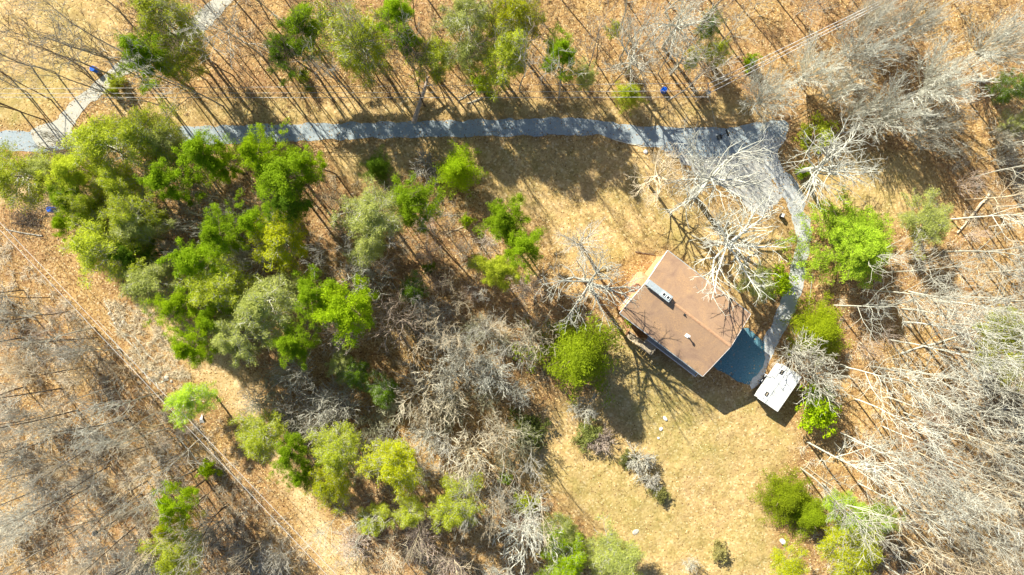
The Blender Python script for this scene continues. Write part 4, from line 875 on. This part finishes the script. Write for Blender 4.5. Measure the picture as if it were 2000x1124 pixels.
pv = MB(); pv.tube([(p.x, p.y, zr-0.1), (p.x, p.y, zr+0.32)], 0.07, 10); pv.box(p.x-.16, p.x+.16, p.y-.16, p.y+.16, zr-0.1, zr+0.05); pv.build('vent_pipe', M['dark'], house)
def window(x, z, wd, ht, side, parent=house):
    """side: 'sw','ne' long walls, 'nw','se' gables; x is the position along the wall"""
    f = MB(); g = MB()
    def put(mbx, a0, a1, z0, z1, d0, d1):
        if side == 'sw': mbx.box(a0, a1, -wy-d1, -wy-d0, z0, z1)
        elif side == 'ne': mbx.box(a0, a1, wy+d0, wy+d1, z0, z1)
        elif side == 'nw': mbx.box(-wx-d1, -wx-d0, a0, a1, z0, z1)
        else: mbx.box(wx+d0, wx+d1, a0, a1, z0, z1)
    a0, a1, z0, z1 = x-wd/2, x+wd/2, z-ht/2, z+ht/2
    put(f, a0-.1, a1+.1, z0-.1, z0, -.03, .07); put(f, a0-.1, a1+.1, z1, z1+.1, -.03, .07); put(f, a0-.1, a0, z0, z1, -.03, .07); put(f, a1, a1+.1, z0, z1, -.03, .07); put(f, x-.03, x+.03, z0, z1, -.03, .05)
    fo = f.build('window', M['white'], parent)
    put(g, a0, x-.03, z0, z1, -.02, .02); put(g, x+.03, a1, z0, z1, -.02, .02); g.build('pane', M['glass'], fo)
for x in (-5.2, -2.2, 1.2, 4.6):
    window(x, 5.0, 1.5, 1.2, 'sw'); window(x, 4.9, 1.2, 1.1, 'ne')
for x in (1.5, 4.5): window(x, 1.4, 1.6, 1.9, 'sw')
window(-3.6, 5.0, 1.2, 1.1, 'nw'); window(3.4, 5.0, 1.2, 1.1, 'nw'); window(-3.4, 1.7, 1.2, 1.1, 'nw'); window(0, 5.0, 1.4, 1.2, 'se')
dr = MB().box(-0.9, 0.0, -wy-0.06, -wy+0.02, 2.95, 4.95).build('door', M['white'], house); MB().tube([(-0.15, -wy-0.06, 3.95), (-0.15, -wy-0.14, 3.95)], 0.035, 8).build('handle', M['dark'], dr)
for y in (-2.6, 2.0):
    gd = MB().box(wx-0.02, wx+0.06, y-1.3, y+1.3, -0.1, 2.3)
    for k in range(4): gd.box(wx+0.06, wx+0.08, y-1.25, y+1.25, 0.05+k*0.57, 0.05+k*0.57+0.5)
    gd.build('garage_door', M['white'], house)
# deck with stairs on the shaded side
def hp(x, y, z): return Vector((ctr.x, ctr.y, 0))+uu*x+vv*y+Vector((0, 0, z))
r1 = loc(1266, 670, 3.9); r2 = loc(1361, 734, 3.9); yd = (r1.y+r2.y)/2; x1, x2 = r1.x-0.3, r2.x
deck = empty('deck', tuple(hp(0, 0, 0)), hz_rot); tag(deck, 'long narrow wooden deck with a pale railing on the shaded side of the house', 'deck')
fl = MB(); nb = 8
for i in range(nb):
    a = yd+(-wy-0.02-yd)*i/nb; b = yd+(-wy-0.02-yd)*(i+0.92)/nb; fl.box(x1, x2, a, b, 2.8, 2.86)
fl.box(x1, x2, yd, yd+0.06, 2.6, 2.8); fl.build('floor_boards', M['grey_metal'], deck)
rl = MB(); rl.box(x1, x2, yd-0.05, yd+0.07, 3.84, 3.9); rl.box(x1, x2, yd-0.02, yd+0.03, 3.0, 3.05); rl.box(x2-0.1, x2, yd, -wy, 3.84, 3.9)
for i in range(60): x = x1+(x2-x1)*(i+.5)/60; rl.box(x-0.02, x+0.02, yd-0.015, yd+0.025, 3.05, 3.84)
rl.build('railing', M['white'], deck)
for i in range(5):
    x = x1+0.1+(x2-x1-0.2)*i/4; MB().box(x-.07, x+.07, yd, yd+.14, -0.1, 2.8).build('post', M['wood'], deck)
st = empty('staircase', tuple(hp(0, 0, 0)), hz_rot); tag(st, 'pale weathered wooden staircase at the end of the deck above the brick terrace', 'staircase')
s0 = loc(1268, 676, 3.3); xa, xb, ya = s0.x-1.0, s0.x+0.9, yd-1.45
lb = MB()
for i in range(8): y0 = ya+(yd-0.02-ya)*i/8; lb.box(xa, xb, y0, y0+(yd-ya)/8*0.88, 2.75, 2.82)
lb.build('landing', M['wood'], st)
h = MB()
for (p, q) in (((xa, ya), (xb, ya)), ((xb, ya), (xb, yd-.1)), ((xa, ya+.95), (xa, yd-.1))):
    for z in (3.86, 3.35): h.bar((*p, z), (*q, z), 0.13, 0.09)
for (x, y) in ((xa, ya), (xb, ya), (xb, yd-.12), (xa, ya+.95), (xa, yd-.12), ((xa+xb)/2, ya)): h.box(x-.06, x+.06, y-.06, y+.06, -0.2, 3.86)
h.build('landing_railing', M['wood'], st)
for y in (ya-.02, ya+.95):
    h = MB(); h.bar((xa, y, 3.8), (xa-2.2, y, 1.2), 0.1, 0.08); h.bar((xa, y, 2.7), (xa-2.2, y, 0.1), 0.08, 0.28)
    for k in range(4): h.bar((xa-.73*k, y, 2.6-.87*k), (xa-.73*k, y, 3.8-.87*k), 0.09, 0.09)
    h.build('handrail', M['wood'], st)
stp = MB()
for k in range(11): stp.box(xa-0.2*k-0.24, xa-0.2*k, ya+.04, ya+.9, 2.5-0.235*k, 2.55-0.235*k)
stp.build('steps', M['wood'], st)
# terrace and its low wall
def px_box(name, mat, pts, z0, z1, parent=None):
    P = [at(a, b, z1) for a, b in pts]; mbb = MB(); ar = sum(P[i].x*P[(i+1) % len(P)].y-P[(i+1) % len(P)].x*P[i].y for i in range(len(P)))
    if ar < 0: P = P[::-1]
    lo = [(p.x, p.y, z0) for p in P]; hi = [(p.x, p.y, z1) for p in P]; n = len(P)
    mbb.poly(hi); mbb.poly(lo[::-1])
    for i in range(n): j = (i+1) % n; mbb.poly([lo[i], lo[j], hi[j], hi[i]])
    return mbb.build(name, mat, parent)
tag(px_box('brick_terrace', M['redbrick'], [(1228, 645), (1254, 664), (1247, 675), (1221, 656)], -0.2, 0.25), 'red brick terrace darkened to look shaded at the left corner of the house', 'terrace')
tag(px_box('garden_wall', M['brick'], [(1208, 623), (1212, 621), (1230, 645), (1226, 650)], -0.2, 0.9), 'low orange brick wall at the left corner of the house', 'wall')

# ------------------------------------------------------------------ camper
Q = [at(*p, 3.0) for p in ((1479, 777), (1520, 806), (1567, 736), (1526, 711))]
cc = sum(Q, Vector())/4; cu = ((Q[2]-Q[1])+(Q[3]-Q[0])).normalized(); cl = ((Q[2]-Q[1]).length+(Q[3]-Q[0]).length)/4
cv = Vector((-cu.y, cu.x, 0)); cw = ((Q[1]-Q[0]).length+(Q[2]-Q[3]).length)/4
cl *= 0.96; cw *= 0.9
camper = empty('camper_trailer', (cc.x, cc.y, 0), math.atan2(cu.y, cu.x)); tag(camper, 'white camper trailer with two roof vents parked beside the end of the driveway', 'camper')
MB().box(-cl, cl, -cw, cw, 0.75, 2.9).build('body', M['white'], camper, bevel=0.06)
yr = cw*0.32       # the narrow strip with the vents is on the driveway side (+y)
rf = MB(); rf.hexa([(-cl-.14, -cw-.14, 2.9), (cl+.14, -cw-.14, 2.9), (cl+.14, yr, 2.9), (-cl-.14, yr, 2.9)], [(-cl-.14, -cw-.14, 2.96), (cl+.14, -cw-.14, 2.96), (cl+.14, yr, 3.1), (-cl-.14, yr, 3.1)])
rf.hexa([(-cl-.14, yr+.01, 2.9), (cl+.14, yr+.01, 2.9), (cl+.14, cw+.14, 2.9), (-cl-.14, cw+.14, 2.9)], [(-cl-.14, yr+.01, 3.1), (cl+.14, yr+.01, 3.1), (cl+.14, cw+.14, 2.98), (-cl-.14, cw+.14, 2.98)])
M['camper_roof'] = noisy('weathered_white_roof', (0.56, 0.57, 0.56), (0.82, 0.83, 0.84), 0.9, 0.5, 0.05)
rfo = rf.build('roof', M['camper_roof'], camper)
sm = MB()
for x in (-cl*.5, 0, cl*.5): sm.hexa([(x-.03, -cw-.1, 2.96), (x+.03, -cw-.1, 2.96), (x+.03, yr-.05, 3.09), (x-.03, yr-.05, 3.09)], [(x-.03, -cw-.1, 2.99), (x+.03, -cw-.1, 2.99), (x+.03, yr-.05, 3.12), (x-.03, yr-.05, 3.12)])
sm.box(-cl-.1, cl+.1, yr-.04, yr+.04, 3.09, 3.14); sm.build('roof_seam', M['siding'], rfo)
la = MB()
for y in (cw+.18, cw+.5): la.bar((cl*.2, y, 0.6), (cl*.2, y, 3.05), .05)
for k in range(8): la.bar((cl*.2, cw+.18, .8+.3*k), (cl*.2, cw+.5, .8+.3*k), .04)
la.build('ladder', M['white'], camper)
for x in (-cl*0.62, cl*0.68):
    y = (yr+cw)/2; v = MB(); v.box(x-.34, x+.34, y-.22, y-.14, 3.02, 3.2); v.box(x-.34, x+.34, y+.14, y+.22, 3.02, 3.2); v.box(x-.34, x-.26, y-.14, y+.14, 3.02, 3.2); v.box(x+.26, x+.34, y-.14, y+.14, 3.02, 3.2)
    vo = v.build('roof_vent', M['dark'], rfo); MB().box(x-.26, x+.26, y-.14, y+.14, 3.02, 3.14).build('vent_lid', M['white'], vo) if False else MB().box(x-.26, x+.26, y-.14, y+.14, 3.02, 3.12).build('roof_vent', M['wood'], rfo)
for y in (-cw, cw):
    for x in (-0.45, 0.45):
        t = MB().tube([(x, y-0.12, 0.36), (x, y+0.12, 0.36)], 0.36, 20).build('wheel', M['dark'], camper); MB().tube([(x, y-0.14, 0.36), (x, y+0.14, 0.36)], 0.2, 14).build('rim', M['white'], t)
    for x in ((-cl*0.6, cl*0.55) if y < 0 else ()):
        s = 1 if y > 0 else -1; MB().box(x-.45, x+.45, min(y, y+s*.02), max(y, y+s*.02), 1.6, 2.1).build('window', M['glass'], camper)
MB().box(-cl-0.03, -cl, -0.9, 0.9, 1.6, 2.3).build('window', M['glass'], camper)
MB().bar((cl, 0.4, 0.55), (cl+1.1, 0, 0.5), 0.1).bar((cl, -0.4, 0.55), (cl+1.1, 0, 0.5), 0.1).build('hitch', M['dark'], camper)
MB().box(-cl+.1, cl-.1, -cw+.15, cw-.15, 0.5, 0.75).build('chassis', M['dark'], camper)

# ------------------------------------------------------------------ small things
def drum(px, py, h, label):
    p = at(px, py, h); g = gh(p.x, p.y); r = empty('blue_drum', (p.x, p.y, g)); tag(r, label, 'drum', 'blue drums standing by the roads')
    rr = [0.40, 0.43, 0.43, 0.45, 0.43, 0.43, 0.45, 0.43, 0.43, 0.40]; zs = [0, .04, .32, .36, .4, .66, .7, .74, .96, 1.0]
    MB().tube([(0, 0, z*h) for z in zs], rr, 20).build('barrel', M['blue'], r, smooth=False)
    MB().tube([(0, 0, h), (0, 0, h+.04)], [0.42, 0.40], 20).tube([(0.16, 0.1, h+.04), (0.16, 0.1, h+.08)], .05, 8).build('lid', M['blue'], r)
    MB().bar((-.05, -.44, h*.2), (-.05, -.44, h+.25), .06).build('stake', M['wood'], r)
drum(180, 134, 1.2, 'blue drum among bare trees at the edge of the pale side lane')
drum(95, 409, 1.5, 'blue drum left of the big evergreen stand near the left edge')
drum(1298, 175, 1.1, 'blue drum under the power wires above the road, left of the utility pole')

def cable(name, pts, r, label, group=None, sag=0.0, mat='wire'):
    P = []
    for (a, b) in zip(pts[:-1], pts[1:]):
        a = Vector(a); b = Vector(b)
        for k in range(12): t = k/12; q = a.lerp(b, t); q.z -= sag*4*t*(1-t); P.append(q)
    P.append(Vector(pts[-1])); o = MB().tube(P, r, 5).build(name, M[mat]); tag(o, label, 'wire', group); return o
pf = at(1358, 200, 0); PZ = 7.3
def pp(dx, dy, z): return (pf.x+dx, pf.y+dy, z)
pole = empty('utility_pole', (pf.x, pf.y, gh(pf.x, pf.y))); tag(pole, 'wooden utility pole carrying wires and a transformer between road and right blue drum', 'utility pole')
MB().tube([(0, 0, -0.2), (0, 0, 3.5), (0, 0, PZ)], [0.15, 0.13, 0.1], 10).build('shaft', M['wood'], pole)
MB().box(-0.06, 0.06, -1.1, 1.1, PZ-0.55, PZ-0.43).build('crossarm', M['wood'], pole)
for y in (-1.0, -0.45, 0.45, 1.0): MB().tube([(0, y, PZ-0.43), (0, y, PZ-0.3), (0, y, PZ-0.22)], [0.04, 0.08, 0.05], 8).build('insulator', M['grey_metal'], pole)
MB().tube([(0.35, -0.1, PZ-1.9), (0.35, -0.1, PZ-1.05), (0.35, -0.1, PZ-0.98)], [0.25, 0.25, 0.12], 14).build('transformer', M['grey_metal'], pole)
lx = lambda py, z: tuple(at(-60, py, z))
WZ = PZ-0.22
cable('power_wire', [pp(0, 1.0, WZ), lx(174, WZ)], 0.028, 'uppermost of the level wires running left from the utility pole', 'wires along the road', 0.3)
cable('power_wire', [pp(0, -0.1, WZ), lx(183, WZ)], 0.028, 'middle one of the level wires running left from the utility pole', 'wires along the road', 0.3)
cable('power_wire', [pp(0, -1.0, WZ), lx(190, WZ)], 0.035, 'lowest of the level wires running left from the utility pole', 'wires along the road', 0.3)
for k, (dy, lab) in enumerate([(0.9, 'upper'), (0.2, 'middle'), (-0.5, 'lower')]):
    e = at(1720, 2+k*5, 7.5); cable('power_wire', [pp(0, dy, WZ), tuple(e)], 0.04, f'{lab} slanting wire running from the utility pole to the upper right', 'wires slanting into the upper right wood', 0.2)
cable('guy_wire', [pp(0, -0.3, PZ-0.6), tuple(at(1400, 252, 0.05))], 0.02, 'thin guy wire from the utility pole down to the road edge')
for (a, b, lab) in (((-80, 352), (740, 1210), 'upper'), ((-80, 366), (720, 1210), 'lower')):
    cable('power_wire', [tuple(at(*a, 8.0)), tuple(at(*b, 8.0))], 0.03, f'{lab} one of the two long diagonal wires over the lower left wood', 'long diagonal wires', 0.15)
tp = at(185, 1042, 9.5); pole2 = empty('utility_pole', (tp.x, tp.y, gh(tp.x, tp.y))); tag(pole2, 'bare wooden pole with a round dark top in the lower left wood', 'utility pole')
MB().tube([(0, 0, -0.2), (0, 0, 9.5)], [0.17, 0.12], 10).build('shaft', M['wood'], pole2)
MB().tube([(0, 0, 9.3), (0, 0, 9.75), (0, 0, 9.85)], [0.36, 0.36, 0.2], 14).build('cap', M['dark'], pole2)

# logs, planks and poles on the ground
LOGWOOD = tinted('log_wood', (0.6, 0.55, 0.5), (1.1, 1.05, 1.0))
def log(a, b, r, label, color=GREY, name='fallen_log', cat='log', zb=None):
    p = at(*a, 0.1); q = at(*b, 0.1); n = 8; rg = random.Random(int(a[0]*7+b[1])); pts = []
    for i in range(n+1):
        t = i/n; c = p.lerp(q, t); z = gh(c.x, c.y)+r*0.8+(zb or 0)*t; k = 0.06 if r > .06 else 0
        pts.append((c.x+rg.uniform(-k, k), c.y+rg.uniform(-k, k), z))
    m = MB(); m.tube(pts, [r*(1-0.45*i/n) for i in range(n+1)], 8)
    if r > .09:
        d = (q-p)
        for k in range(4):
            t = rg.uniform(.35, .95); c = p.lerp(q, t); s = Vector((-d.y, d.x, 0)).normalized()*rg.choice((-1, 1))*rg.uniform(.5, 1.2)+d.normalized()*0.7
            m.tube([(c.x, c.y, gh(c.x, c.y)+r), (c.x+s.x, c.y+s.y, gh(c.x, c.y)+r+rg.uniform(0.1, .6))], [r*.35, r*.12], 5)
    o = m.build(name, LOGWOOD); o.color = (*color, 1); tag(o, label, cat); return o
log((1240, 492), (1281, 499), 0.12, 'dark fallen log on the grass at the upper left corner of the roof', BROWN)
log((942, 192), (912, 202), 0.15, 'short pale log below the glossy holly', PALE)
log((925, 178), (893, 198), 0.10, 'forked pale fallen limb left of the glossy holly', PALE)
log((965, 160), (985, 148), 0.16, 'thick pale log stub right of the glossy holly', PALE)
log((870, 458), (905, 443), 0.10, 'straw coloured log left of the small light green bush', STRAW)
log((1587, 535), (1578, 615), 0.07, 'long thin pale pole lying along the right side of the lower driveway', PALE)
log((1195, 272), (1259, 288), 0.07, 'long white plank lying along the lower road edge left of the lot', WHITE, 'plank', 'plank')
log((1640, 962), (1570, 908), 0.13, 'pale straight log right of the lower lawn, upper of two', STRAW)
log((1637, 1006), (1567, 968), 0.13, 'pale straight log right of the lower lawn, lower of two, above the olive cedars', STRAW)
log((1930, 380), (1870, 455), 0.22, 'thick straw coloured fallen trunk near the right edge', STRAW)
log((1760, 690), (1930, 640), 0.14, 'long pale fallen trunk left of the right edge evergreens', PALE)
log((80, 440), (20, 435), 0.10, 'dark log lying across the brush heap near the left edge', BROWN)
log((84, 461), (10, 449), 0.11, 'mossy straight log below the brush heap near the left edge', GREY)
log((880, 885), (840, 865), 0.11, 'straw coloured log left of the straw coloured star shaped tree', STRAW)
log((360, 838), (425, 905), 0.12, 'upper one of two parallel logs below the white tarp', STRAW)
log((345, 850), (395, 915), 0.12, 'lower one of two parallel logs below the white tarp', GREY)
log((700, 755), (790, 752), 0.10, 'pale level log at the bottom of the shaded hollow', STRAW)
log((665, 752), (700, 738), 0.10, 'short pale log left of the shaded hollow', STRAW)
SL = [(235,650,45,60),(255,672,42,48),(270,690,62,50),(280,705,48,44),(290,722,8,26),(301,716,15,24),(312,735,30,28),(246,700,50,60),(305,748,70,26),(205,640,44,42),(262,660,30,40),(276,676,55,46),(296,700,38,30),(320,745,-20,22),(222,668,47,46),(287,738,60,30),(213,603,60,36),(248,655,20,24)]
for px, py, ang, ln in SL:
    dx = math.cos(R(ang))*ln/2; dy = math.sin(R(ang))*ln/2
    log((px-dx, py-dy), (px+dx, py+dy), 0.08, f'pale cut limb in the slash left of the dirt track, {ORD[sorted(q[0] for q in SL).index(px)]} from left', [PALE, STRAW, WHITE][px % 3], 'cut_limb', 'limb')['group'] = 'cut limbs left of the dirt track'
# broken grey snag
a = at(808, 240, 0); b = at(836, 150, 3.2); sn = empty('broken_snag', (a.x, a.y, gh(a.x, a.y))); tag(sn, 'broken grey dead trunk leaning over on the slope just above the road', 'dead tree')
d = b-a; o = MB().tube([(0, 0, -.2), tuple(d*0.35), tuple(d*0.7+Vector((.1, 0, .1))), tuple(d)], [0.42, 0.33, 0.26, 0.15], 10).build('trunk', LOGWOOD, sn); o.color = (*PINK, 1)
lm = MB()
for t, dx, dy, dz in ((.6, -2.6, .9, .6), (.72, -1.8, 1.6, 1), (.8, 2.2, .4, .5), (.9, 1.5, -1.6, .2), (.5, -1.2, -.8, .6), (.95, -.5, 1.8, .9)):
    c = d*t; lm.tube([tuple(c), (c.x+dx*.5, c.y+dy*.4, c.z+dz*.3), (c.x+dx, c.y+dy, c.z+dz)], [.1, .06, .02], 5)
o = lm.build('limbs', LOGWOOD, sn); o.color = (*GREY, 1)
def rock(px, py, r, label, mat='rock', flat=0.55, name='rock', cat='rock', group=None, seed=1):
    p = at(px, py, 0.1); rg = np.random.RandomState(seed)
    import bmesh
    bm = bmesh.new(); bmesh.ops.create_icosphere(bm, subdivisions=2, radius=r)
    for v in bm.verts:
        n = 1+0.28*math.sin(v.co.x*3.1/r+seed)+0.2*math.cos(v.co.y*2.7/r+seed*2); v.co *= 0.8+0.25*n*rg.uniform(.85, 1.1); v.co.z *= flat
    me = D.meshes.new(name); bm.to_mesh(me); bm.free(); o = link(name, me, M[mat]); o.location = (p.x, p.y, gh(p.x, p.y)+r*flat*0.3); o.scale = (1, rg.uniform(.6, .95), 1); o.rotation_euler.z = seed*1.7; tag(o, label, cat, group)
RK = [(224,632,.25),(235,636,.33),(241,629,.36),(247,633,.2),(231,644,.2),(221,624,.22),(214,612,.28),(238,619,.2)]
for i, (x, y, r) in enumerate(RK):
    which = ORD[sorted(a[0] for a in RK).index(x)]+' from left'
    rock(x, y, r, f'pale rock in the small heap left of the dirt track, {which}', group='pale rocks left of the dirt track', seed=i)
for i, (x, y, r) in enumerate([(312,728,.3),(325,738,.38),(300,742,.25),(335,745,.25)]):
    rock(x, y, r, f'tan broken stone at the lower end of the slash, {ORD[[1,2,0,3][i]]} from left', group='tan stones by the dirt track', seed=20+i)
rock(1261, 297, .35, 'small white rock at the lower road edge left of the gravel lot', 'white', .6, seed=40)
rock(1242, 1040, .55, 'pale sand patch modelled as a flat stone in the middle of the lower lawn', 'rock', .15, seed=41)  # flattened rock shape stands for a patch of pale sand
rock(1299, 818, .42, 'largest white stone on the lawn below the house', 'white', .6, seed=42)
rock(1291, 838, .3, 'middle sized square white stone on the lawn below the house', 'white', .5, seed=43)
rock(1286, 856, .2, 'smallest white stone on the lawn below the house', 'white', .6, seed=44)
# white utility box, bucket, tarp, tank
def post_box(px, py, z, w_, d_, label, rot=0.0, name='utility_box', cat='utility box'):
    p = at(px, py, z); r = empty(name, (p.x, p.y, gh(p.x, p.y)), rot); tag(r, label, cat)
    MB().box(-w_/2+.03, w_/2-.03, -d_/2+.03, d_/2-.03, -0.1, z-0.06).build('cabinet', M['dark'] if z > 1 else M['white'], r)
    MB().hexa([(-w_/2, -d_/2, z-.06), (w_/2, -d_/2, z-.06), (w_/2, d_/2, z-.06), (-w_/2, d_/2, z-.06)], [(-w_/2+.05, -d_/2+.05, z+.04), (w_/2-.05, -d_/2+.05, z+.04), (w_/2-.05, d_/2-.05, z+.04), (-w_/2+.05, d_/2-.05, z+.04)]).build('lid', M['white'], r)
post_box(1530, 421, 1.15, 0.42, 0.62, 'white topped utility box on the grass between gravel lot and driveway', R(-20))
post_box(1563, 657, 0.5, 0.34, 0.34, 'small white bucket beside the olive cedar by the driveway', 0.3, 'bucket', 'bucket')
def tank(px, py, r, z, label):
    p = at(px, py, z); e = empty('water_tank', (p.x, p.y, gh(p.x, p.y))); tag(e, label, 'tank')
    MB().tube([(0, 0, 0), (0, 0, z*.8), (0, 0, z*.95), (0, 0, z)], [r, r, r*.8, r*.3], 16).build('vessel', M['white'], e, smooth=False); MB().tube([(0, 0, z), (0, 0, z+.05)], .09, 10).build('lid', M['white'], e)
tank(1530, 1059, .38, .7, 'round white tank at the lower right margin of the lawn')
tp_ = at(393, 820, .3); v = [(-.3, -.5, .05), (.35, -.5, .02), (.25, .1, .45), (.05, .75, .1), (-.12, .1, .5)]
t = MB()
t.f = [(0, 1, 4), (1, 2, 4), (2, 3, 4), (3, 0, 4), (0, 3, 2, 1)]; t.v = v; o = t.build('tarp', M['white']); o.location = (tp_.x, tp_.y, gh(tp_.x, tp_.y)); o.scale = (1.2, 1.1, 1); tag(o, 'crumpled white tarp just below the lone light green evergreen', 'tarp')
# basketball hoop on the paved lot
hb = at(1406, 268, 0); hoop = empty('basketball_hoop', (hb.x, hb.y, 0.03), R(20)); tag(hoop, 'dark basketball hoop standing on the upper part of the gravel lot', 'basketball hoop')
MB().tube([(0, 0, 0), (0, 0, 2.1), (0.35, 0, 2.5)], .045, 8).build('pole', M['dark'], hoop)
MB().box(0.35, 0.39, -.55, .55, 2.15, 2.9).build('backboard', M['dark'], hoop)
MB().tube([(0.39+.22+.22*math.cos(a*math.pi/8), .22*math.sin(a*math.pi/8), 2.3) for a in range(16)], .015, 5).build('rim', M['dark'], hoop)
MB().box(-.5, .25, -.35, .35, 0, .16).build('base', M['dark'], hoop)
# brush heap near the middle blue drum
rg = np.random.RandomState(9); T = Tubes(); n = 260
q = rg.normal(0, 1, (n, 3))*np.array([1.3, 1.1, 0]); q[:, 2] = np.abs(rg.normal(.25, .22, n)); d = unit(rg.normal(0, 1, (n, 3))*np.array([1, 1, .25])); l = rg.uniform(.6, 1.8, n)[:, None]
T.add(np.stack([q-d*l/2, q+rg.normal(0, .05, (n, 3)), q+d*l/2], 1), np.tile([[.035, .03, .012]], (n, 1)), 4)
o = link('brush_heap', T.mesh('brush_heap'), BARK); bp = at(56, 430, .2); o.location = (bp.x, bp.y, gh(bp.x, bp.y)); o.color = (*DARK, 1); tag(o, 'dark heap of cut brush left of the middle blue drum', 'brush heap')
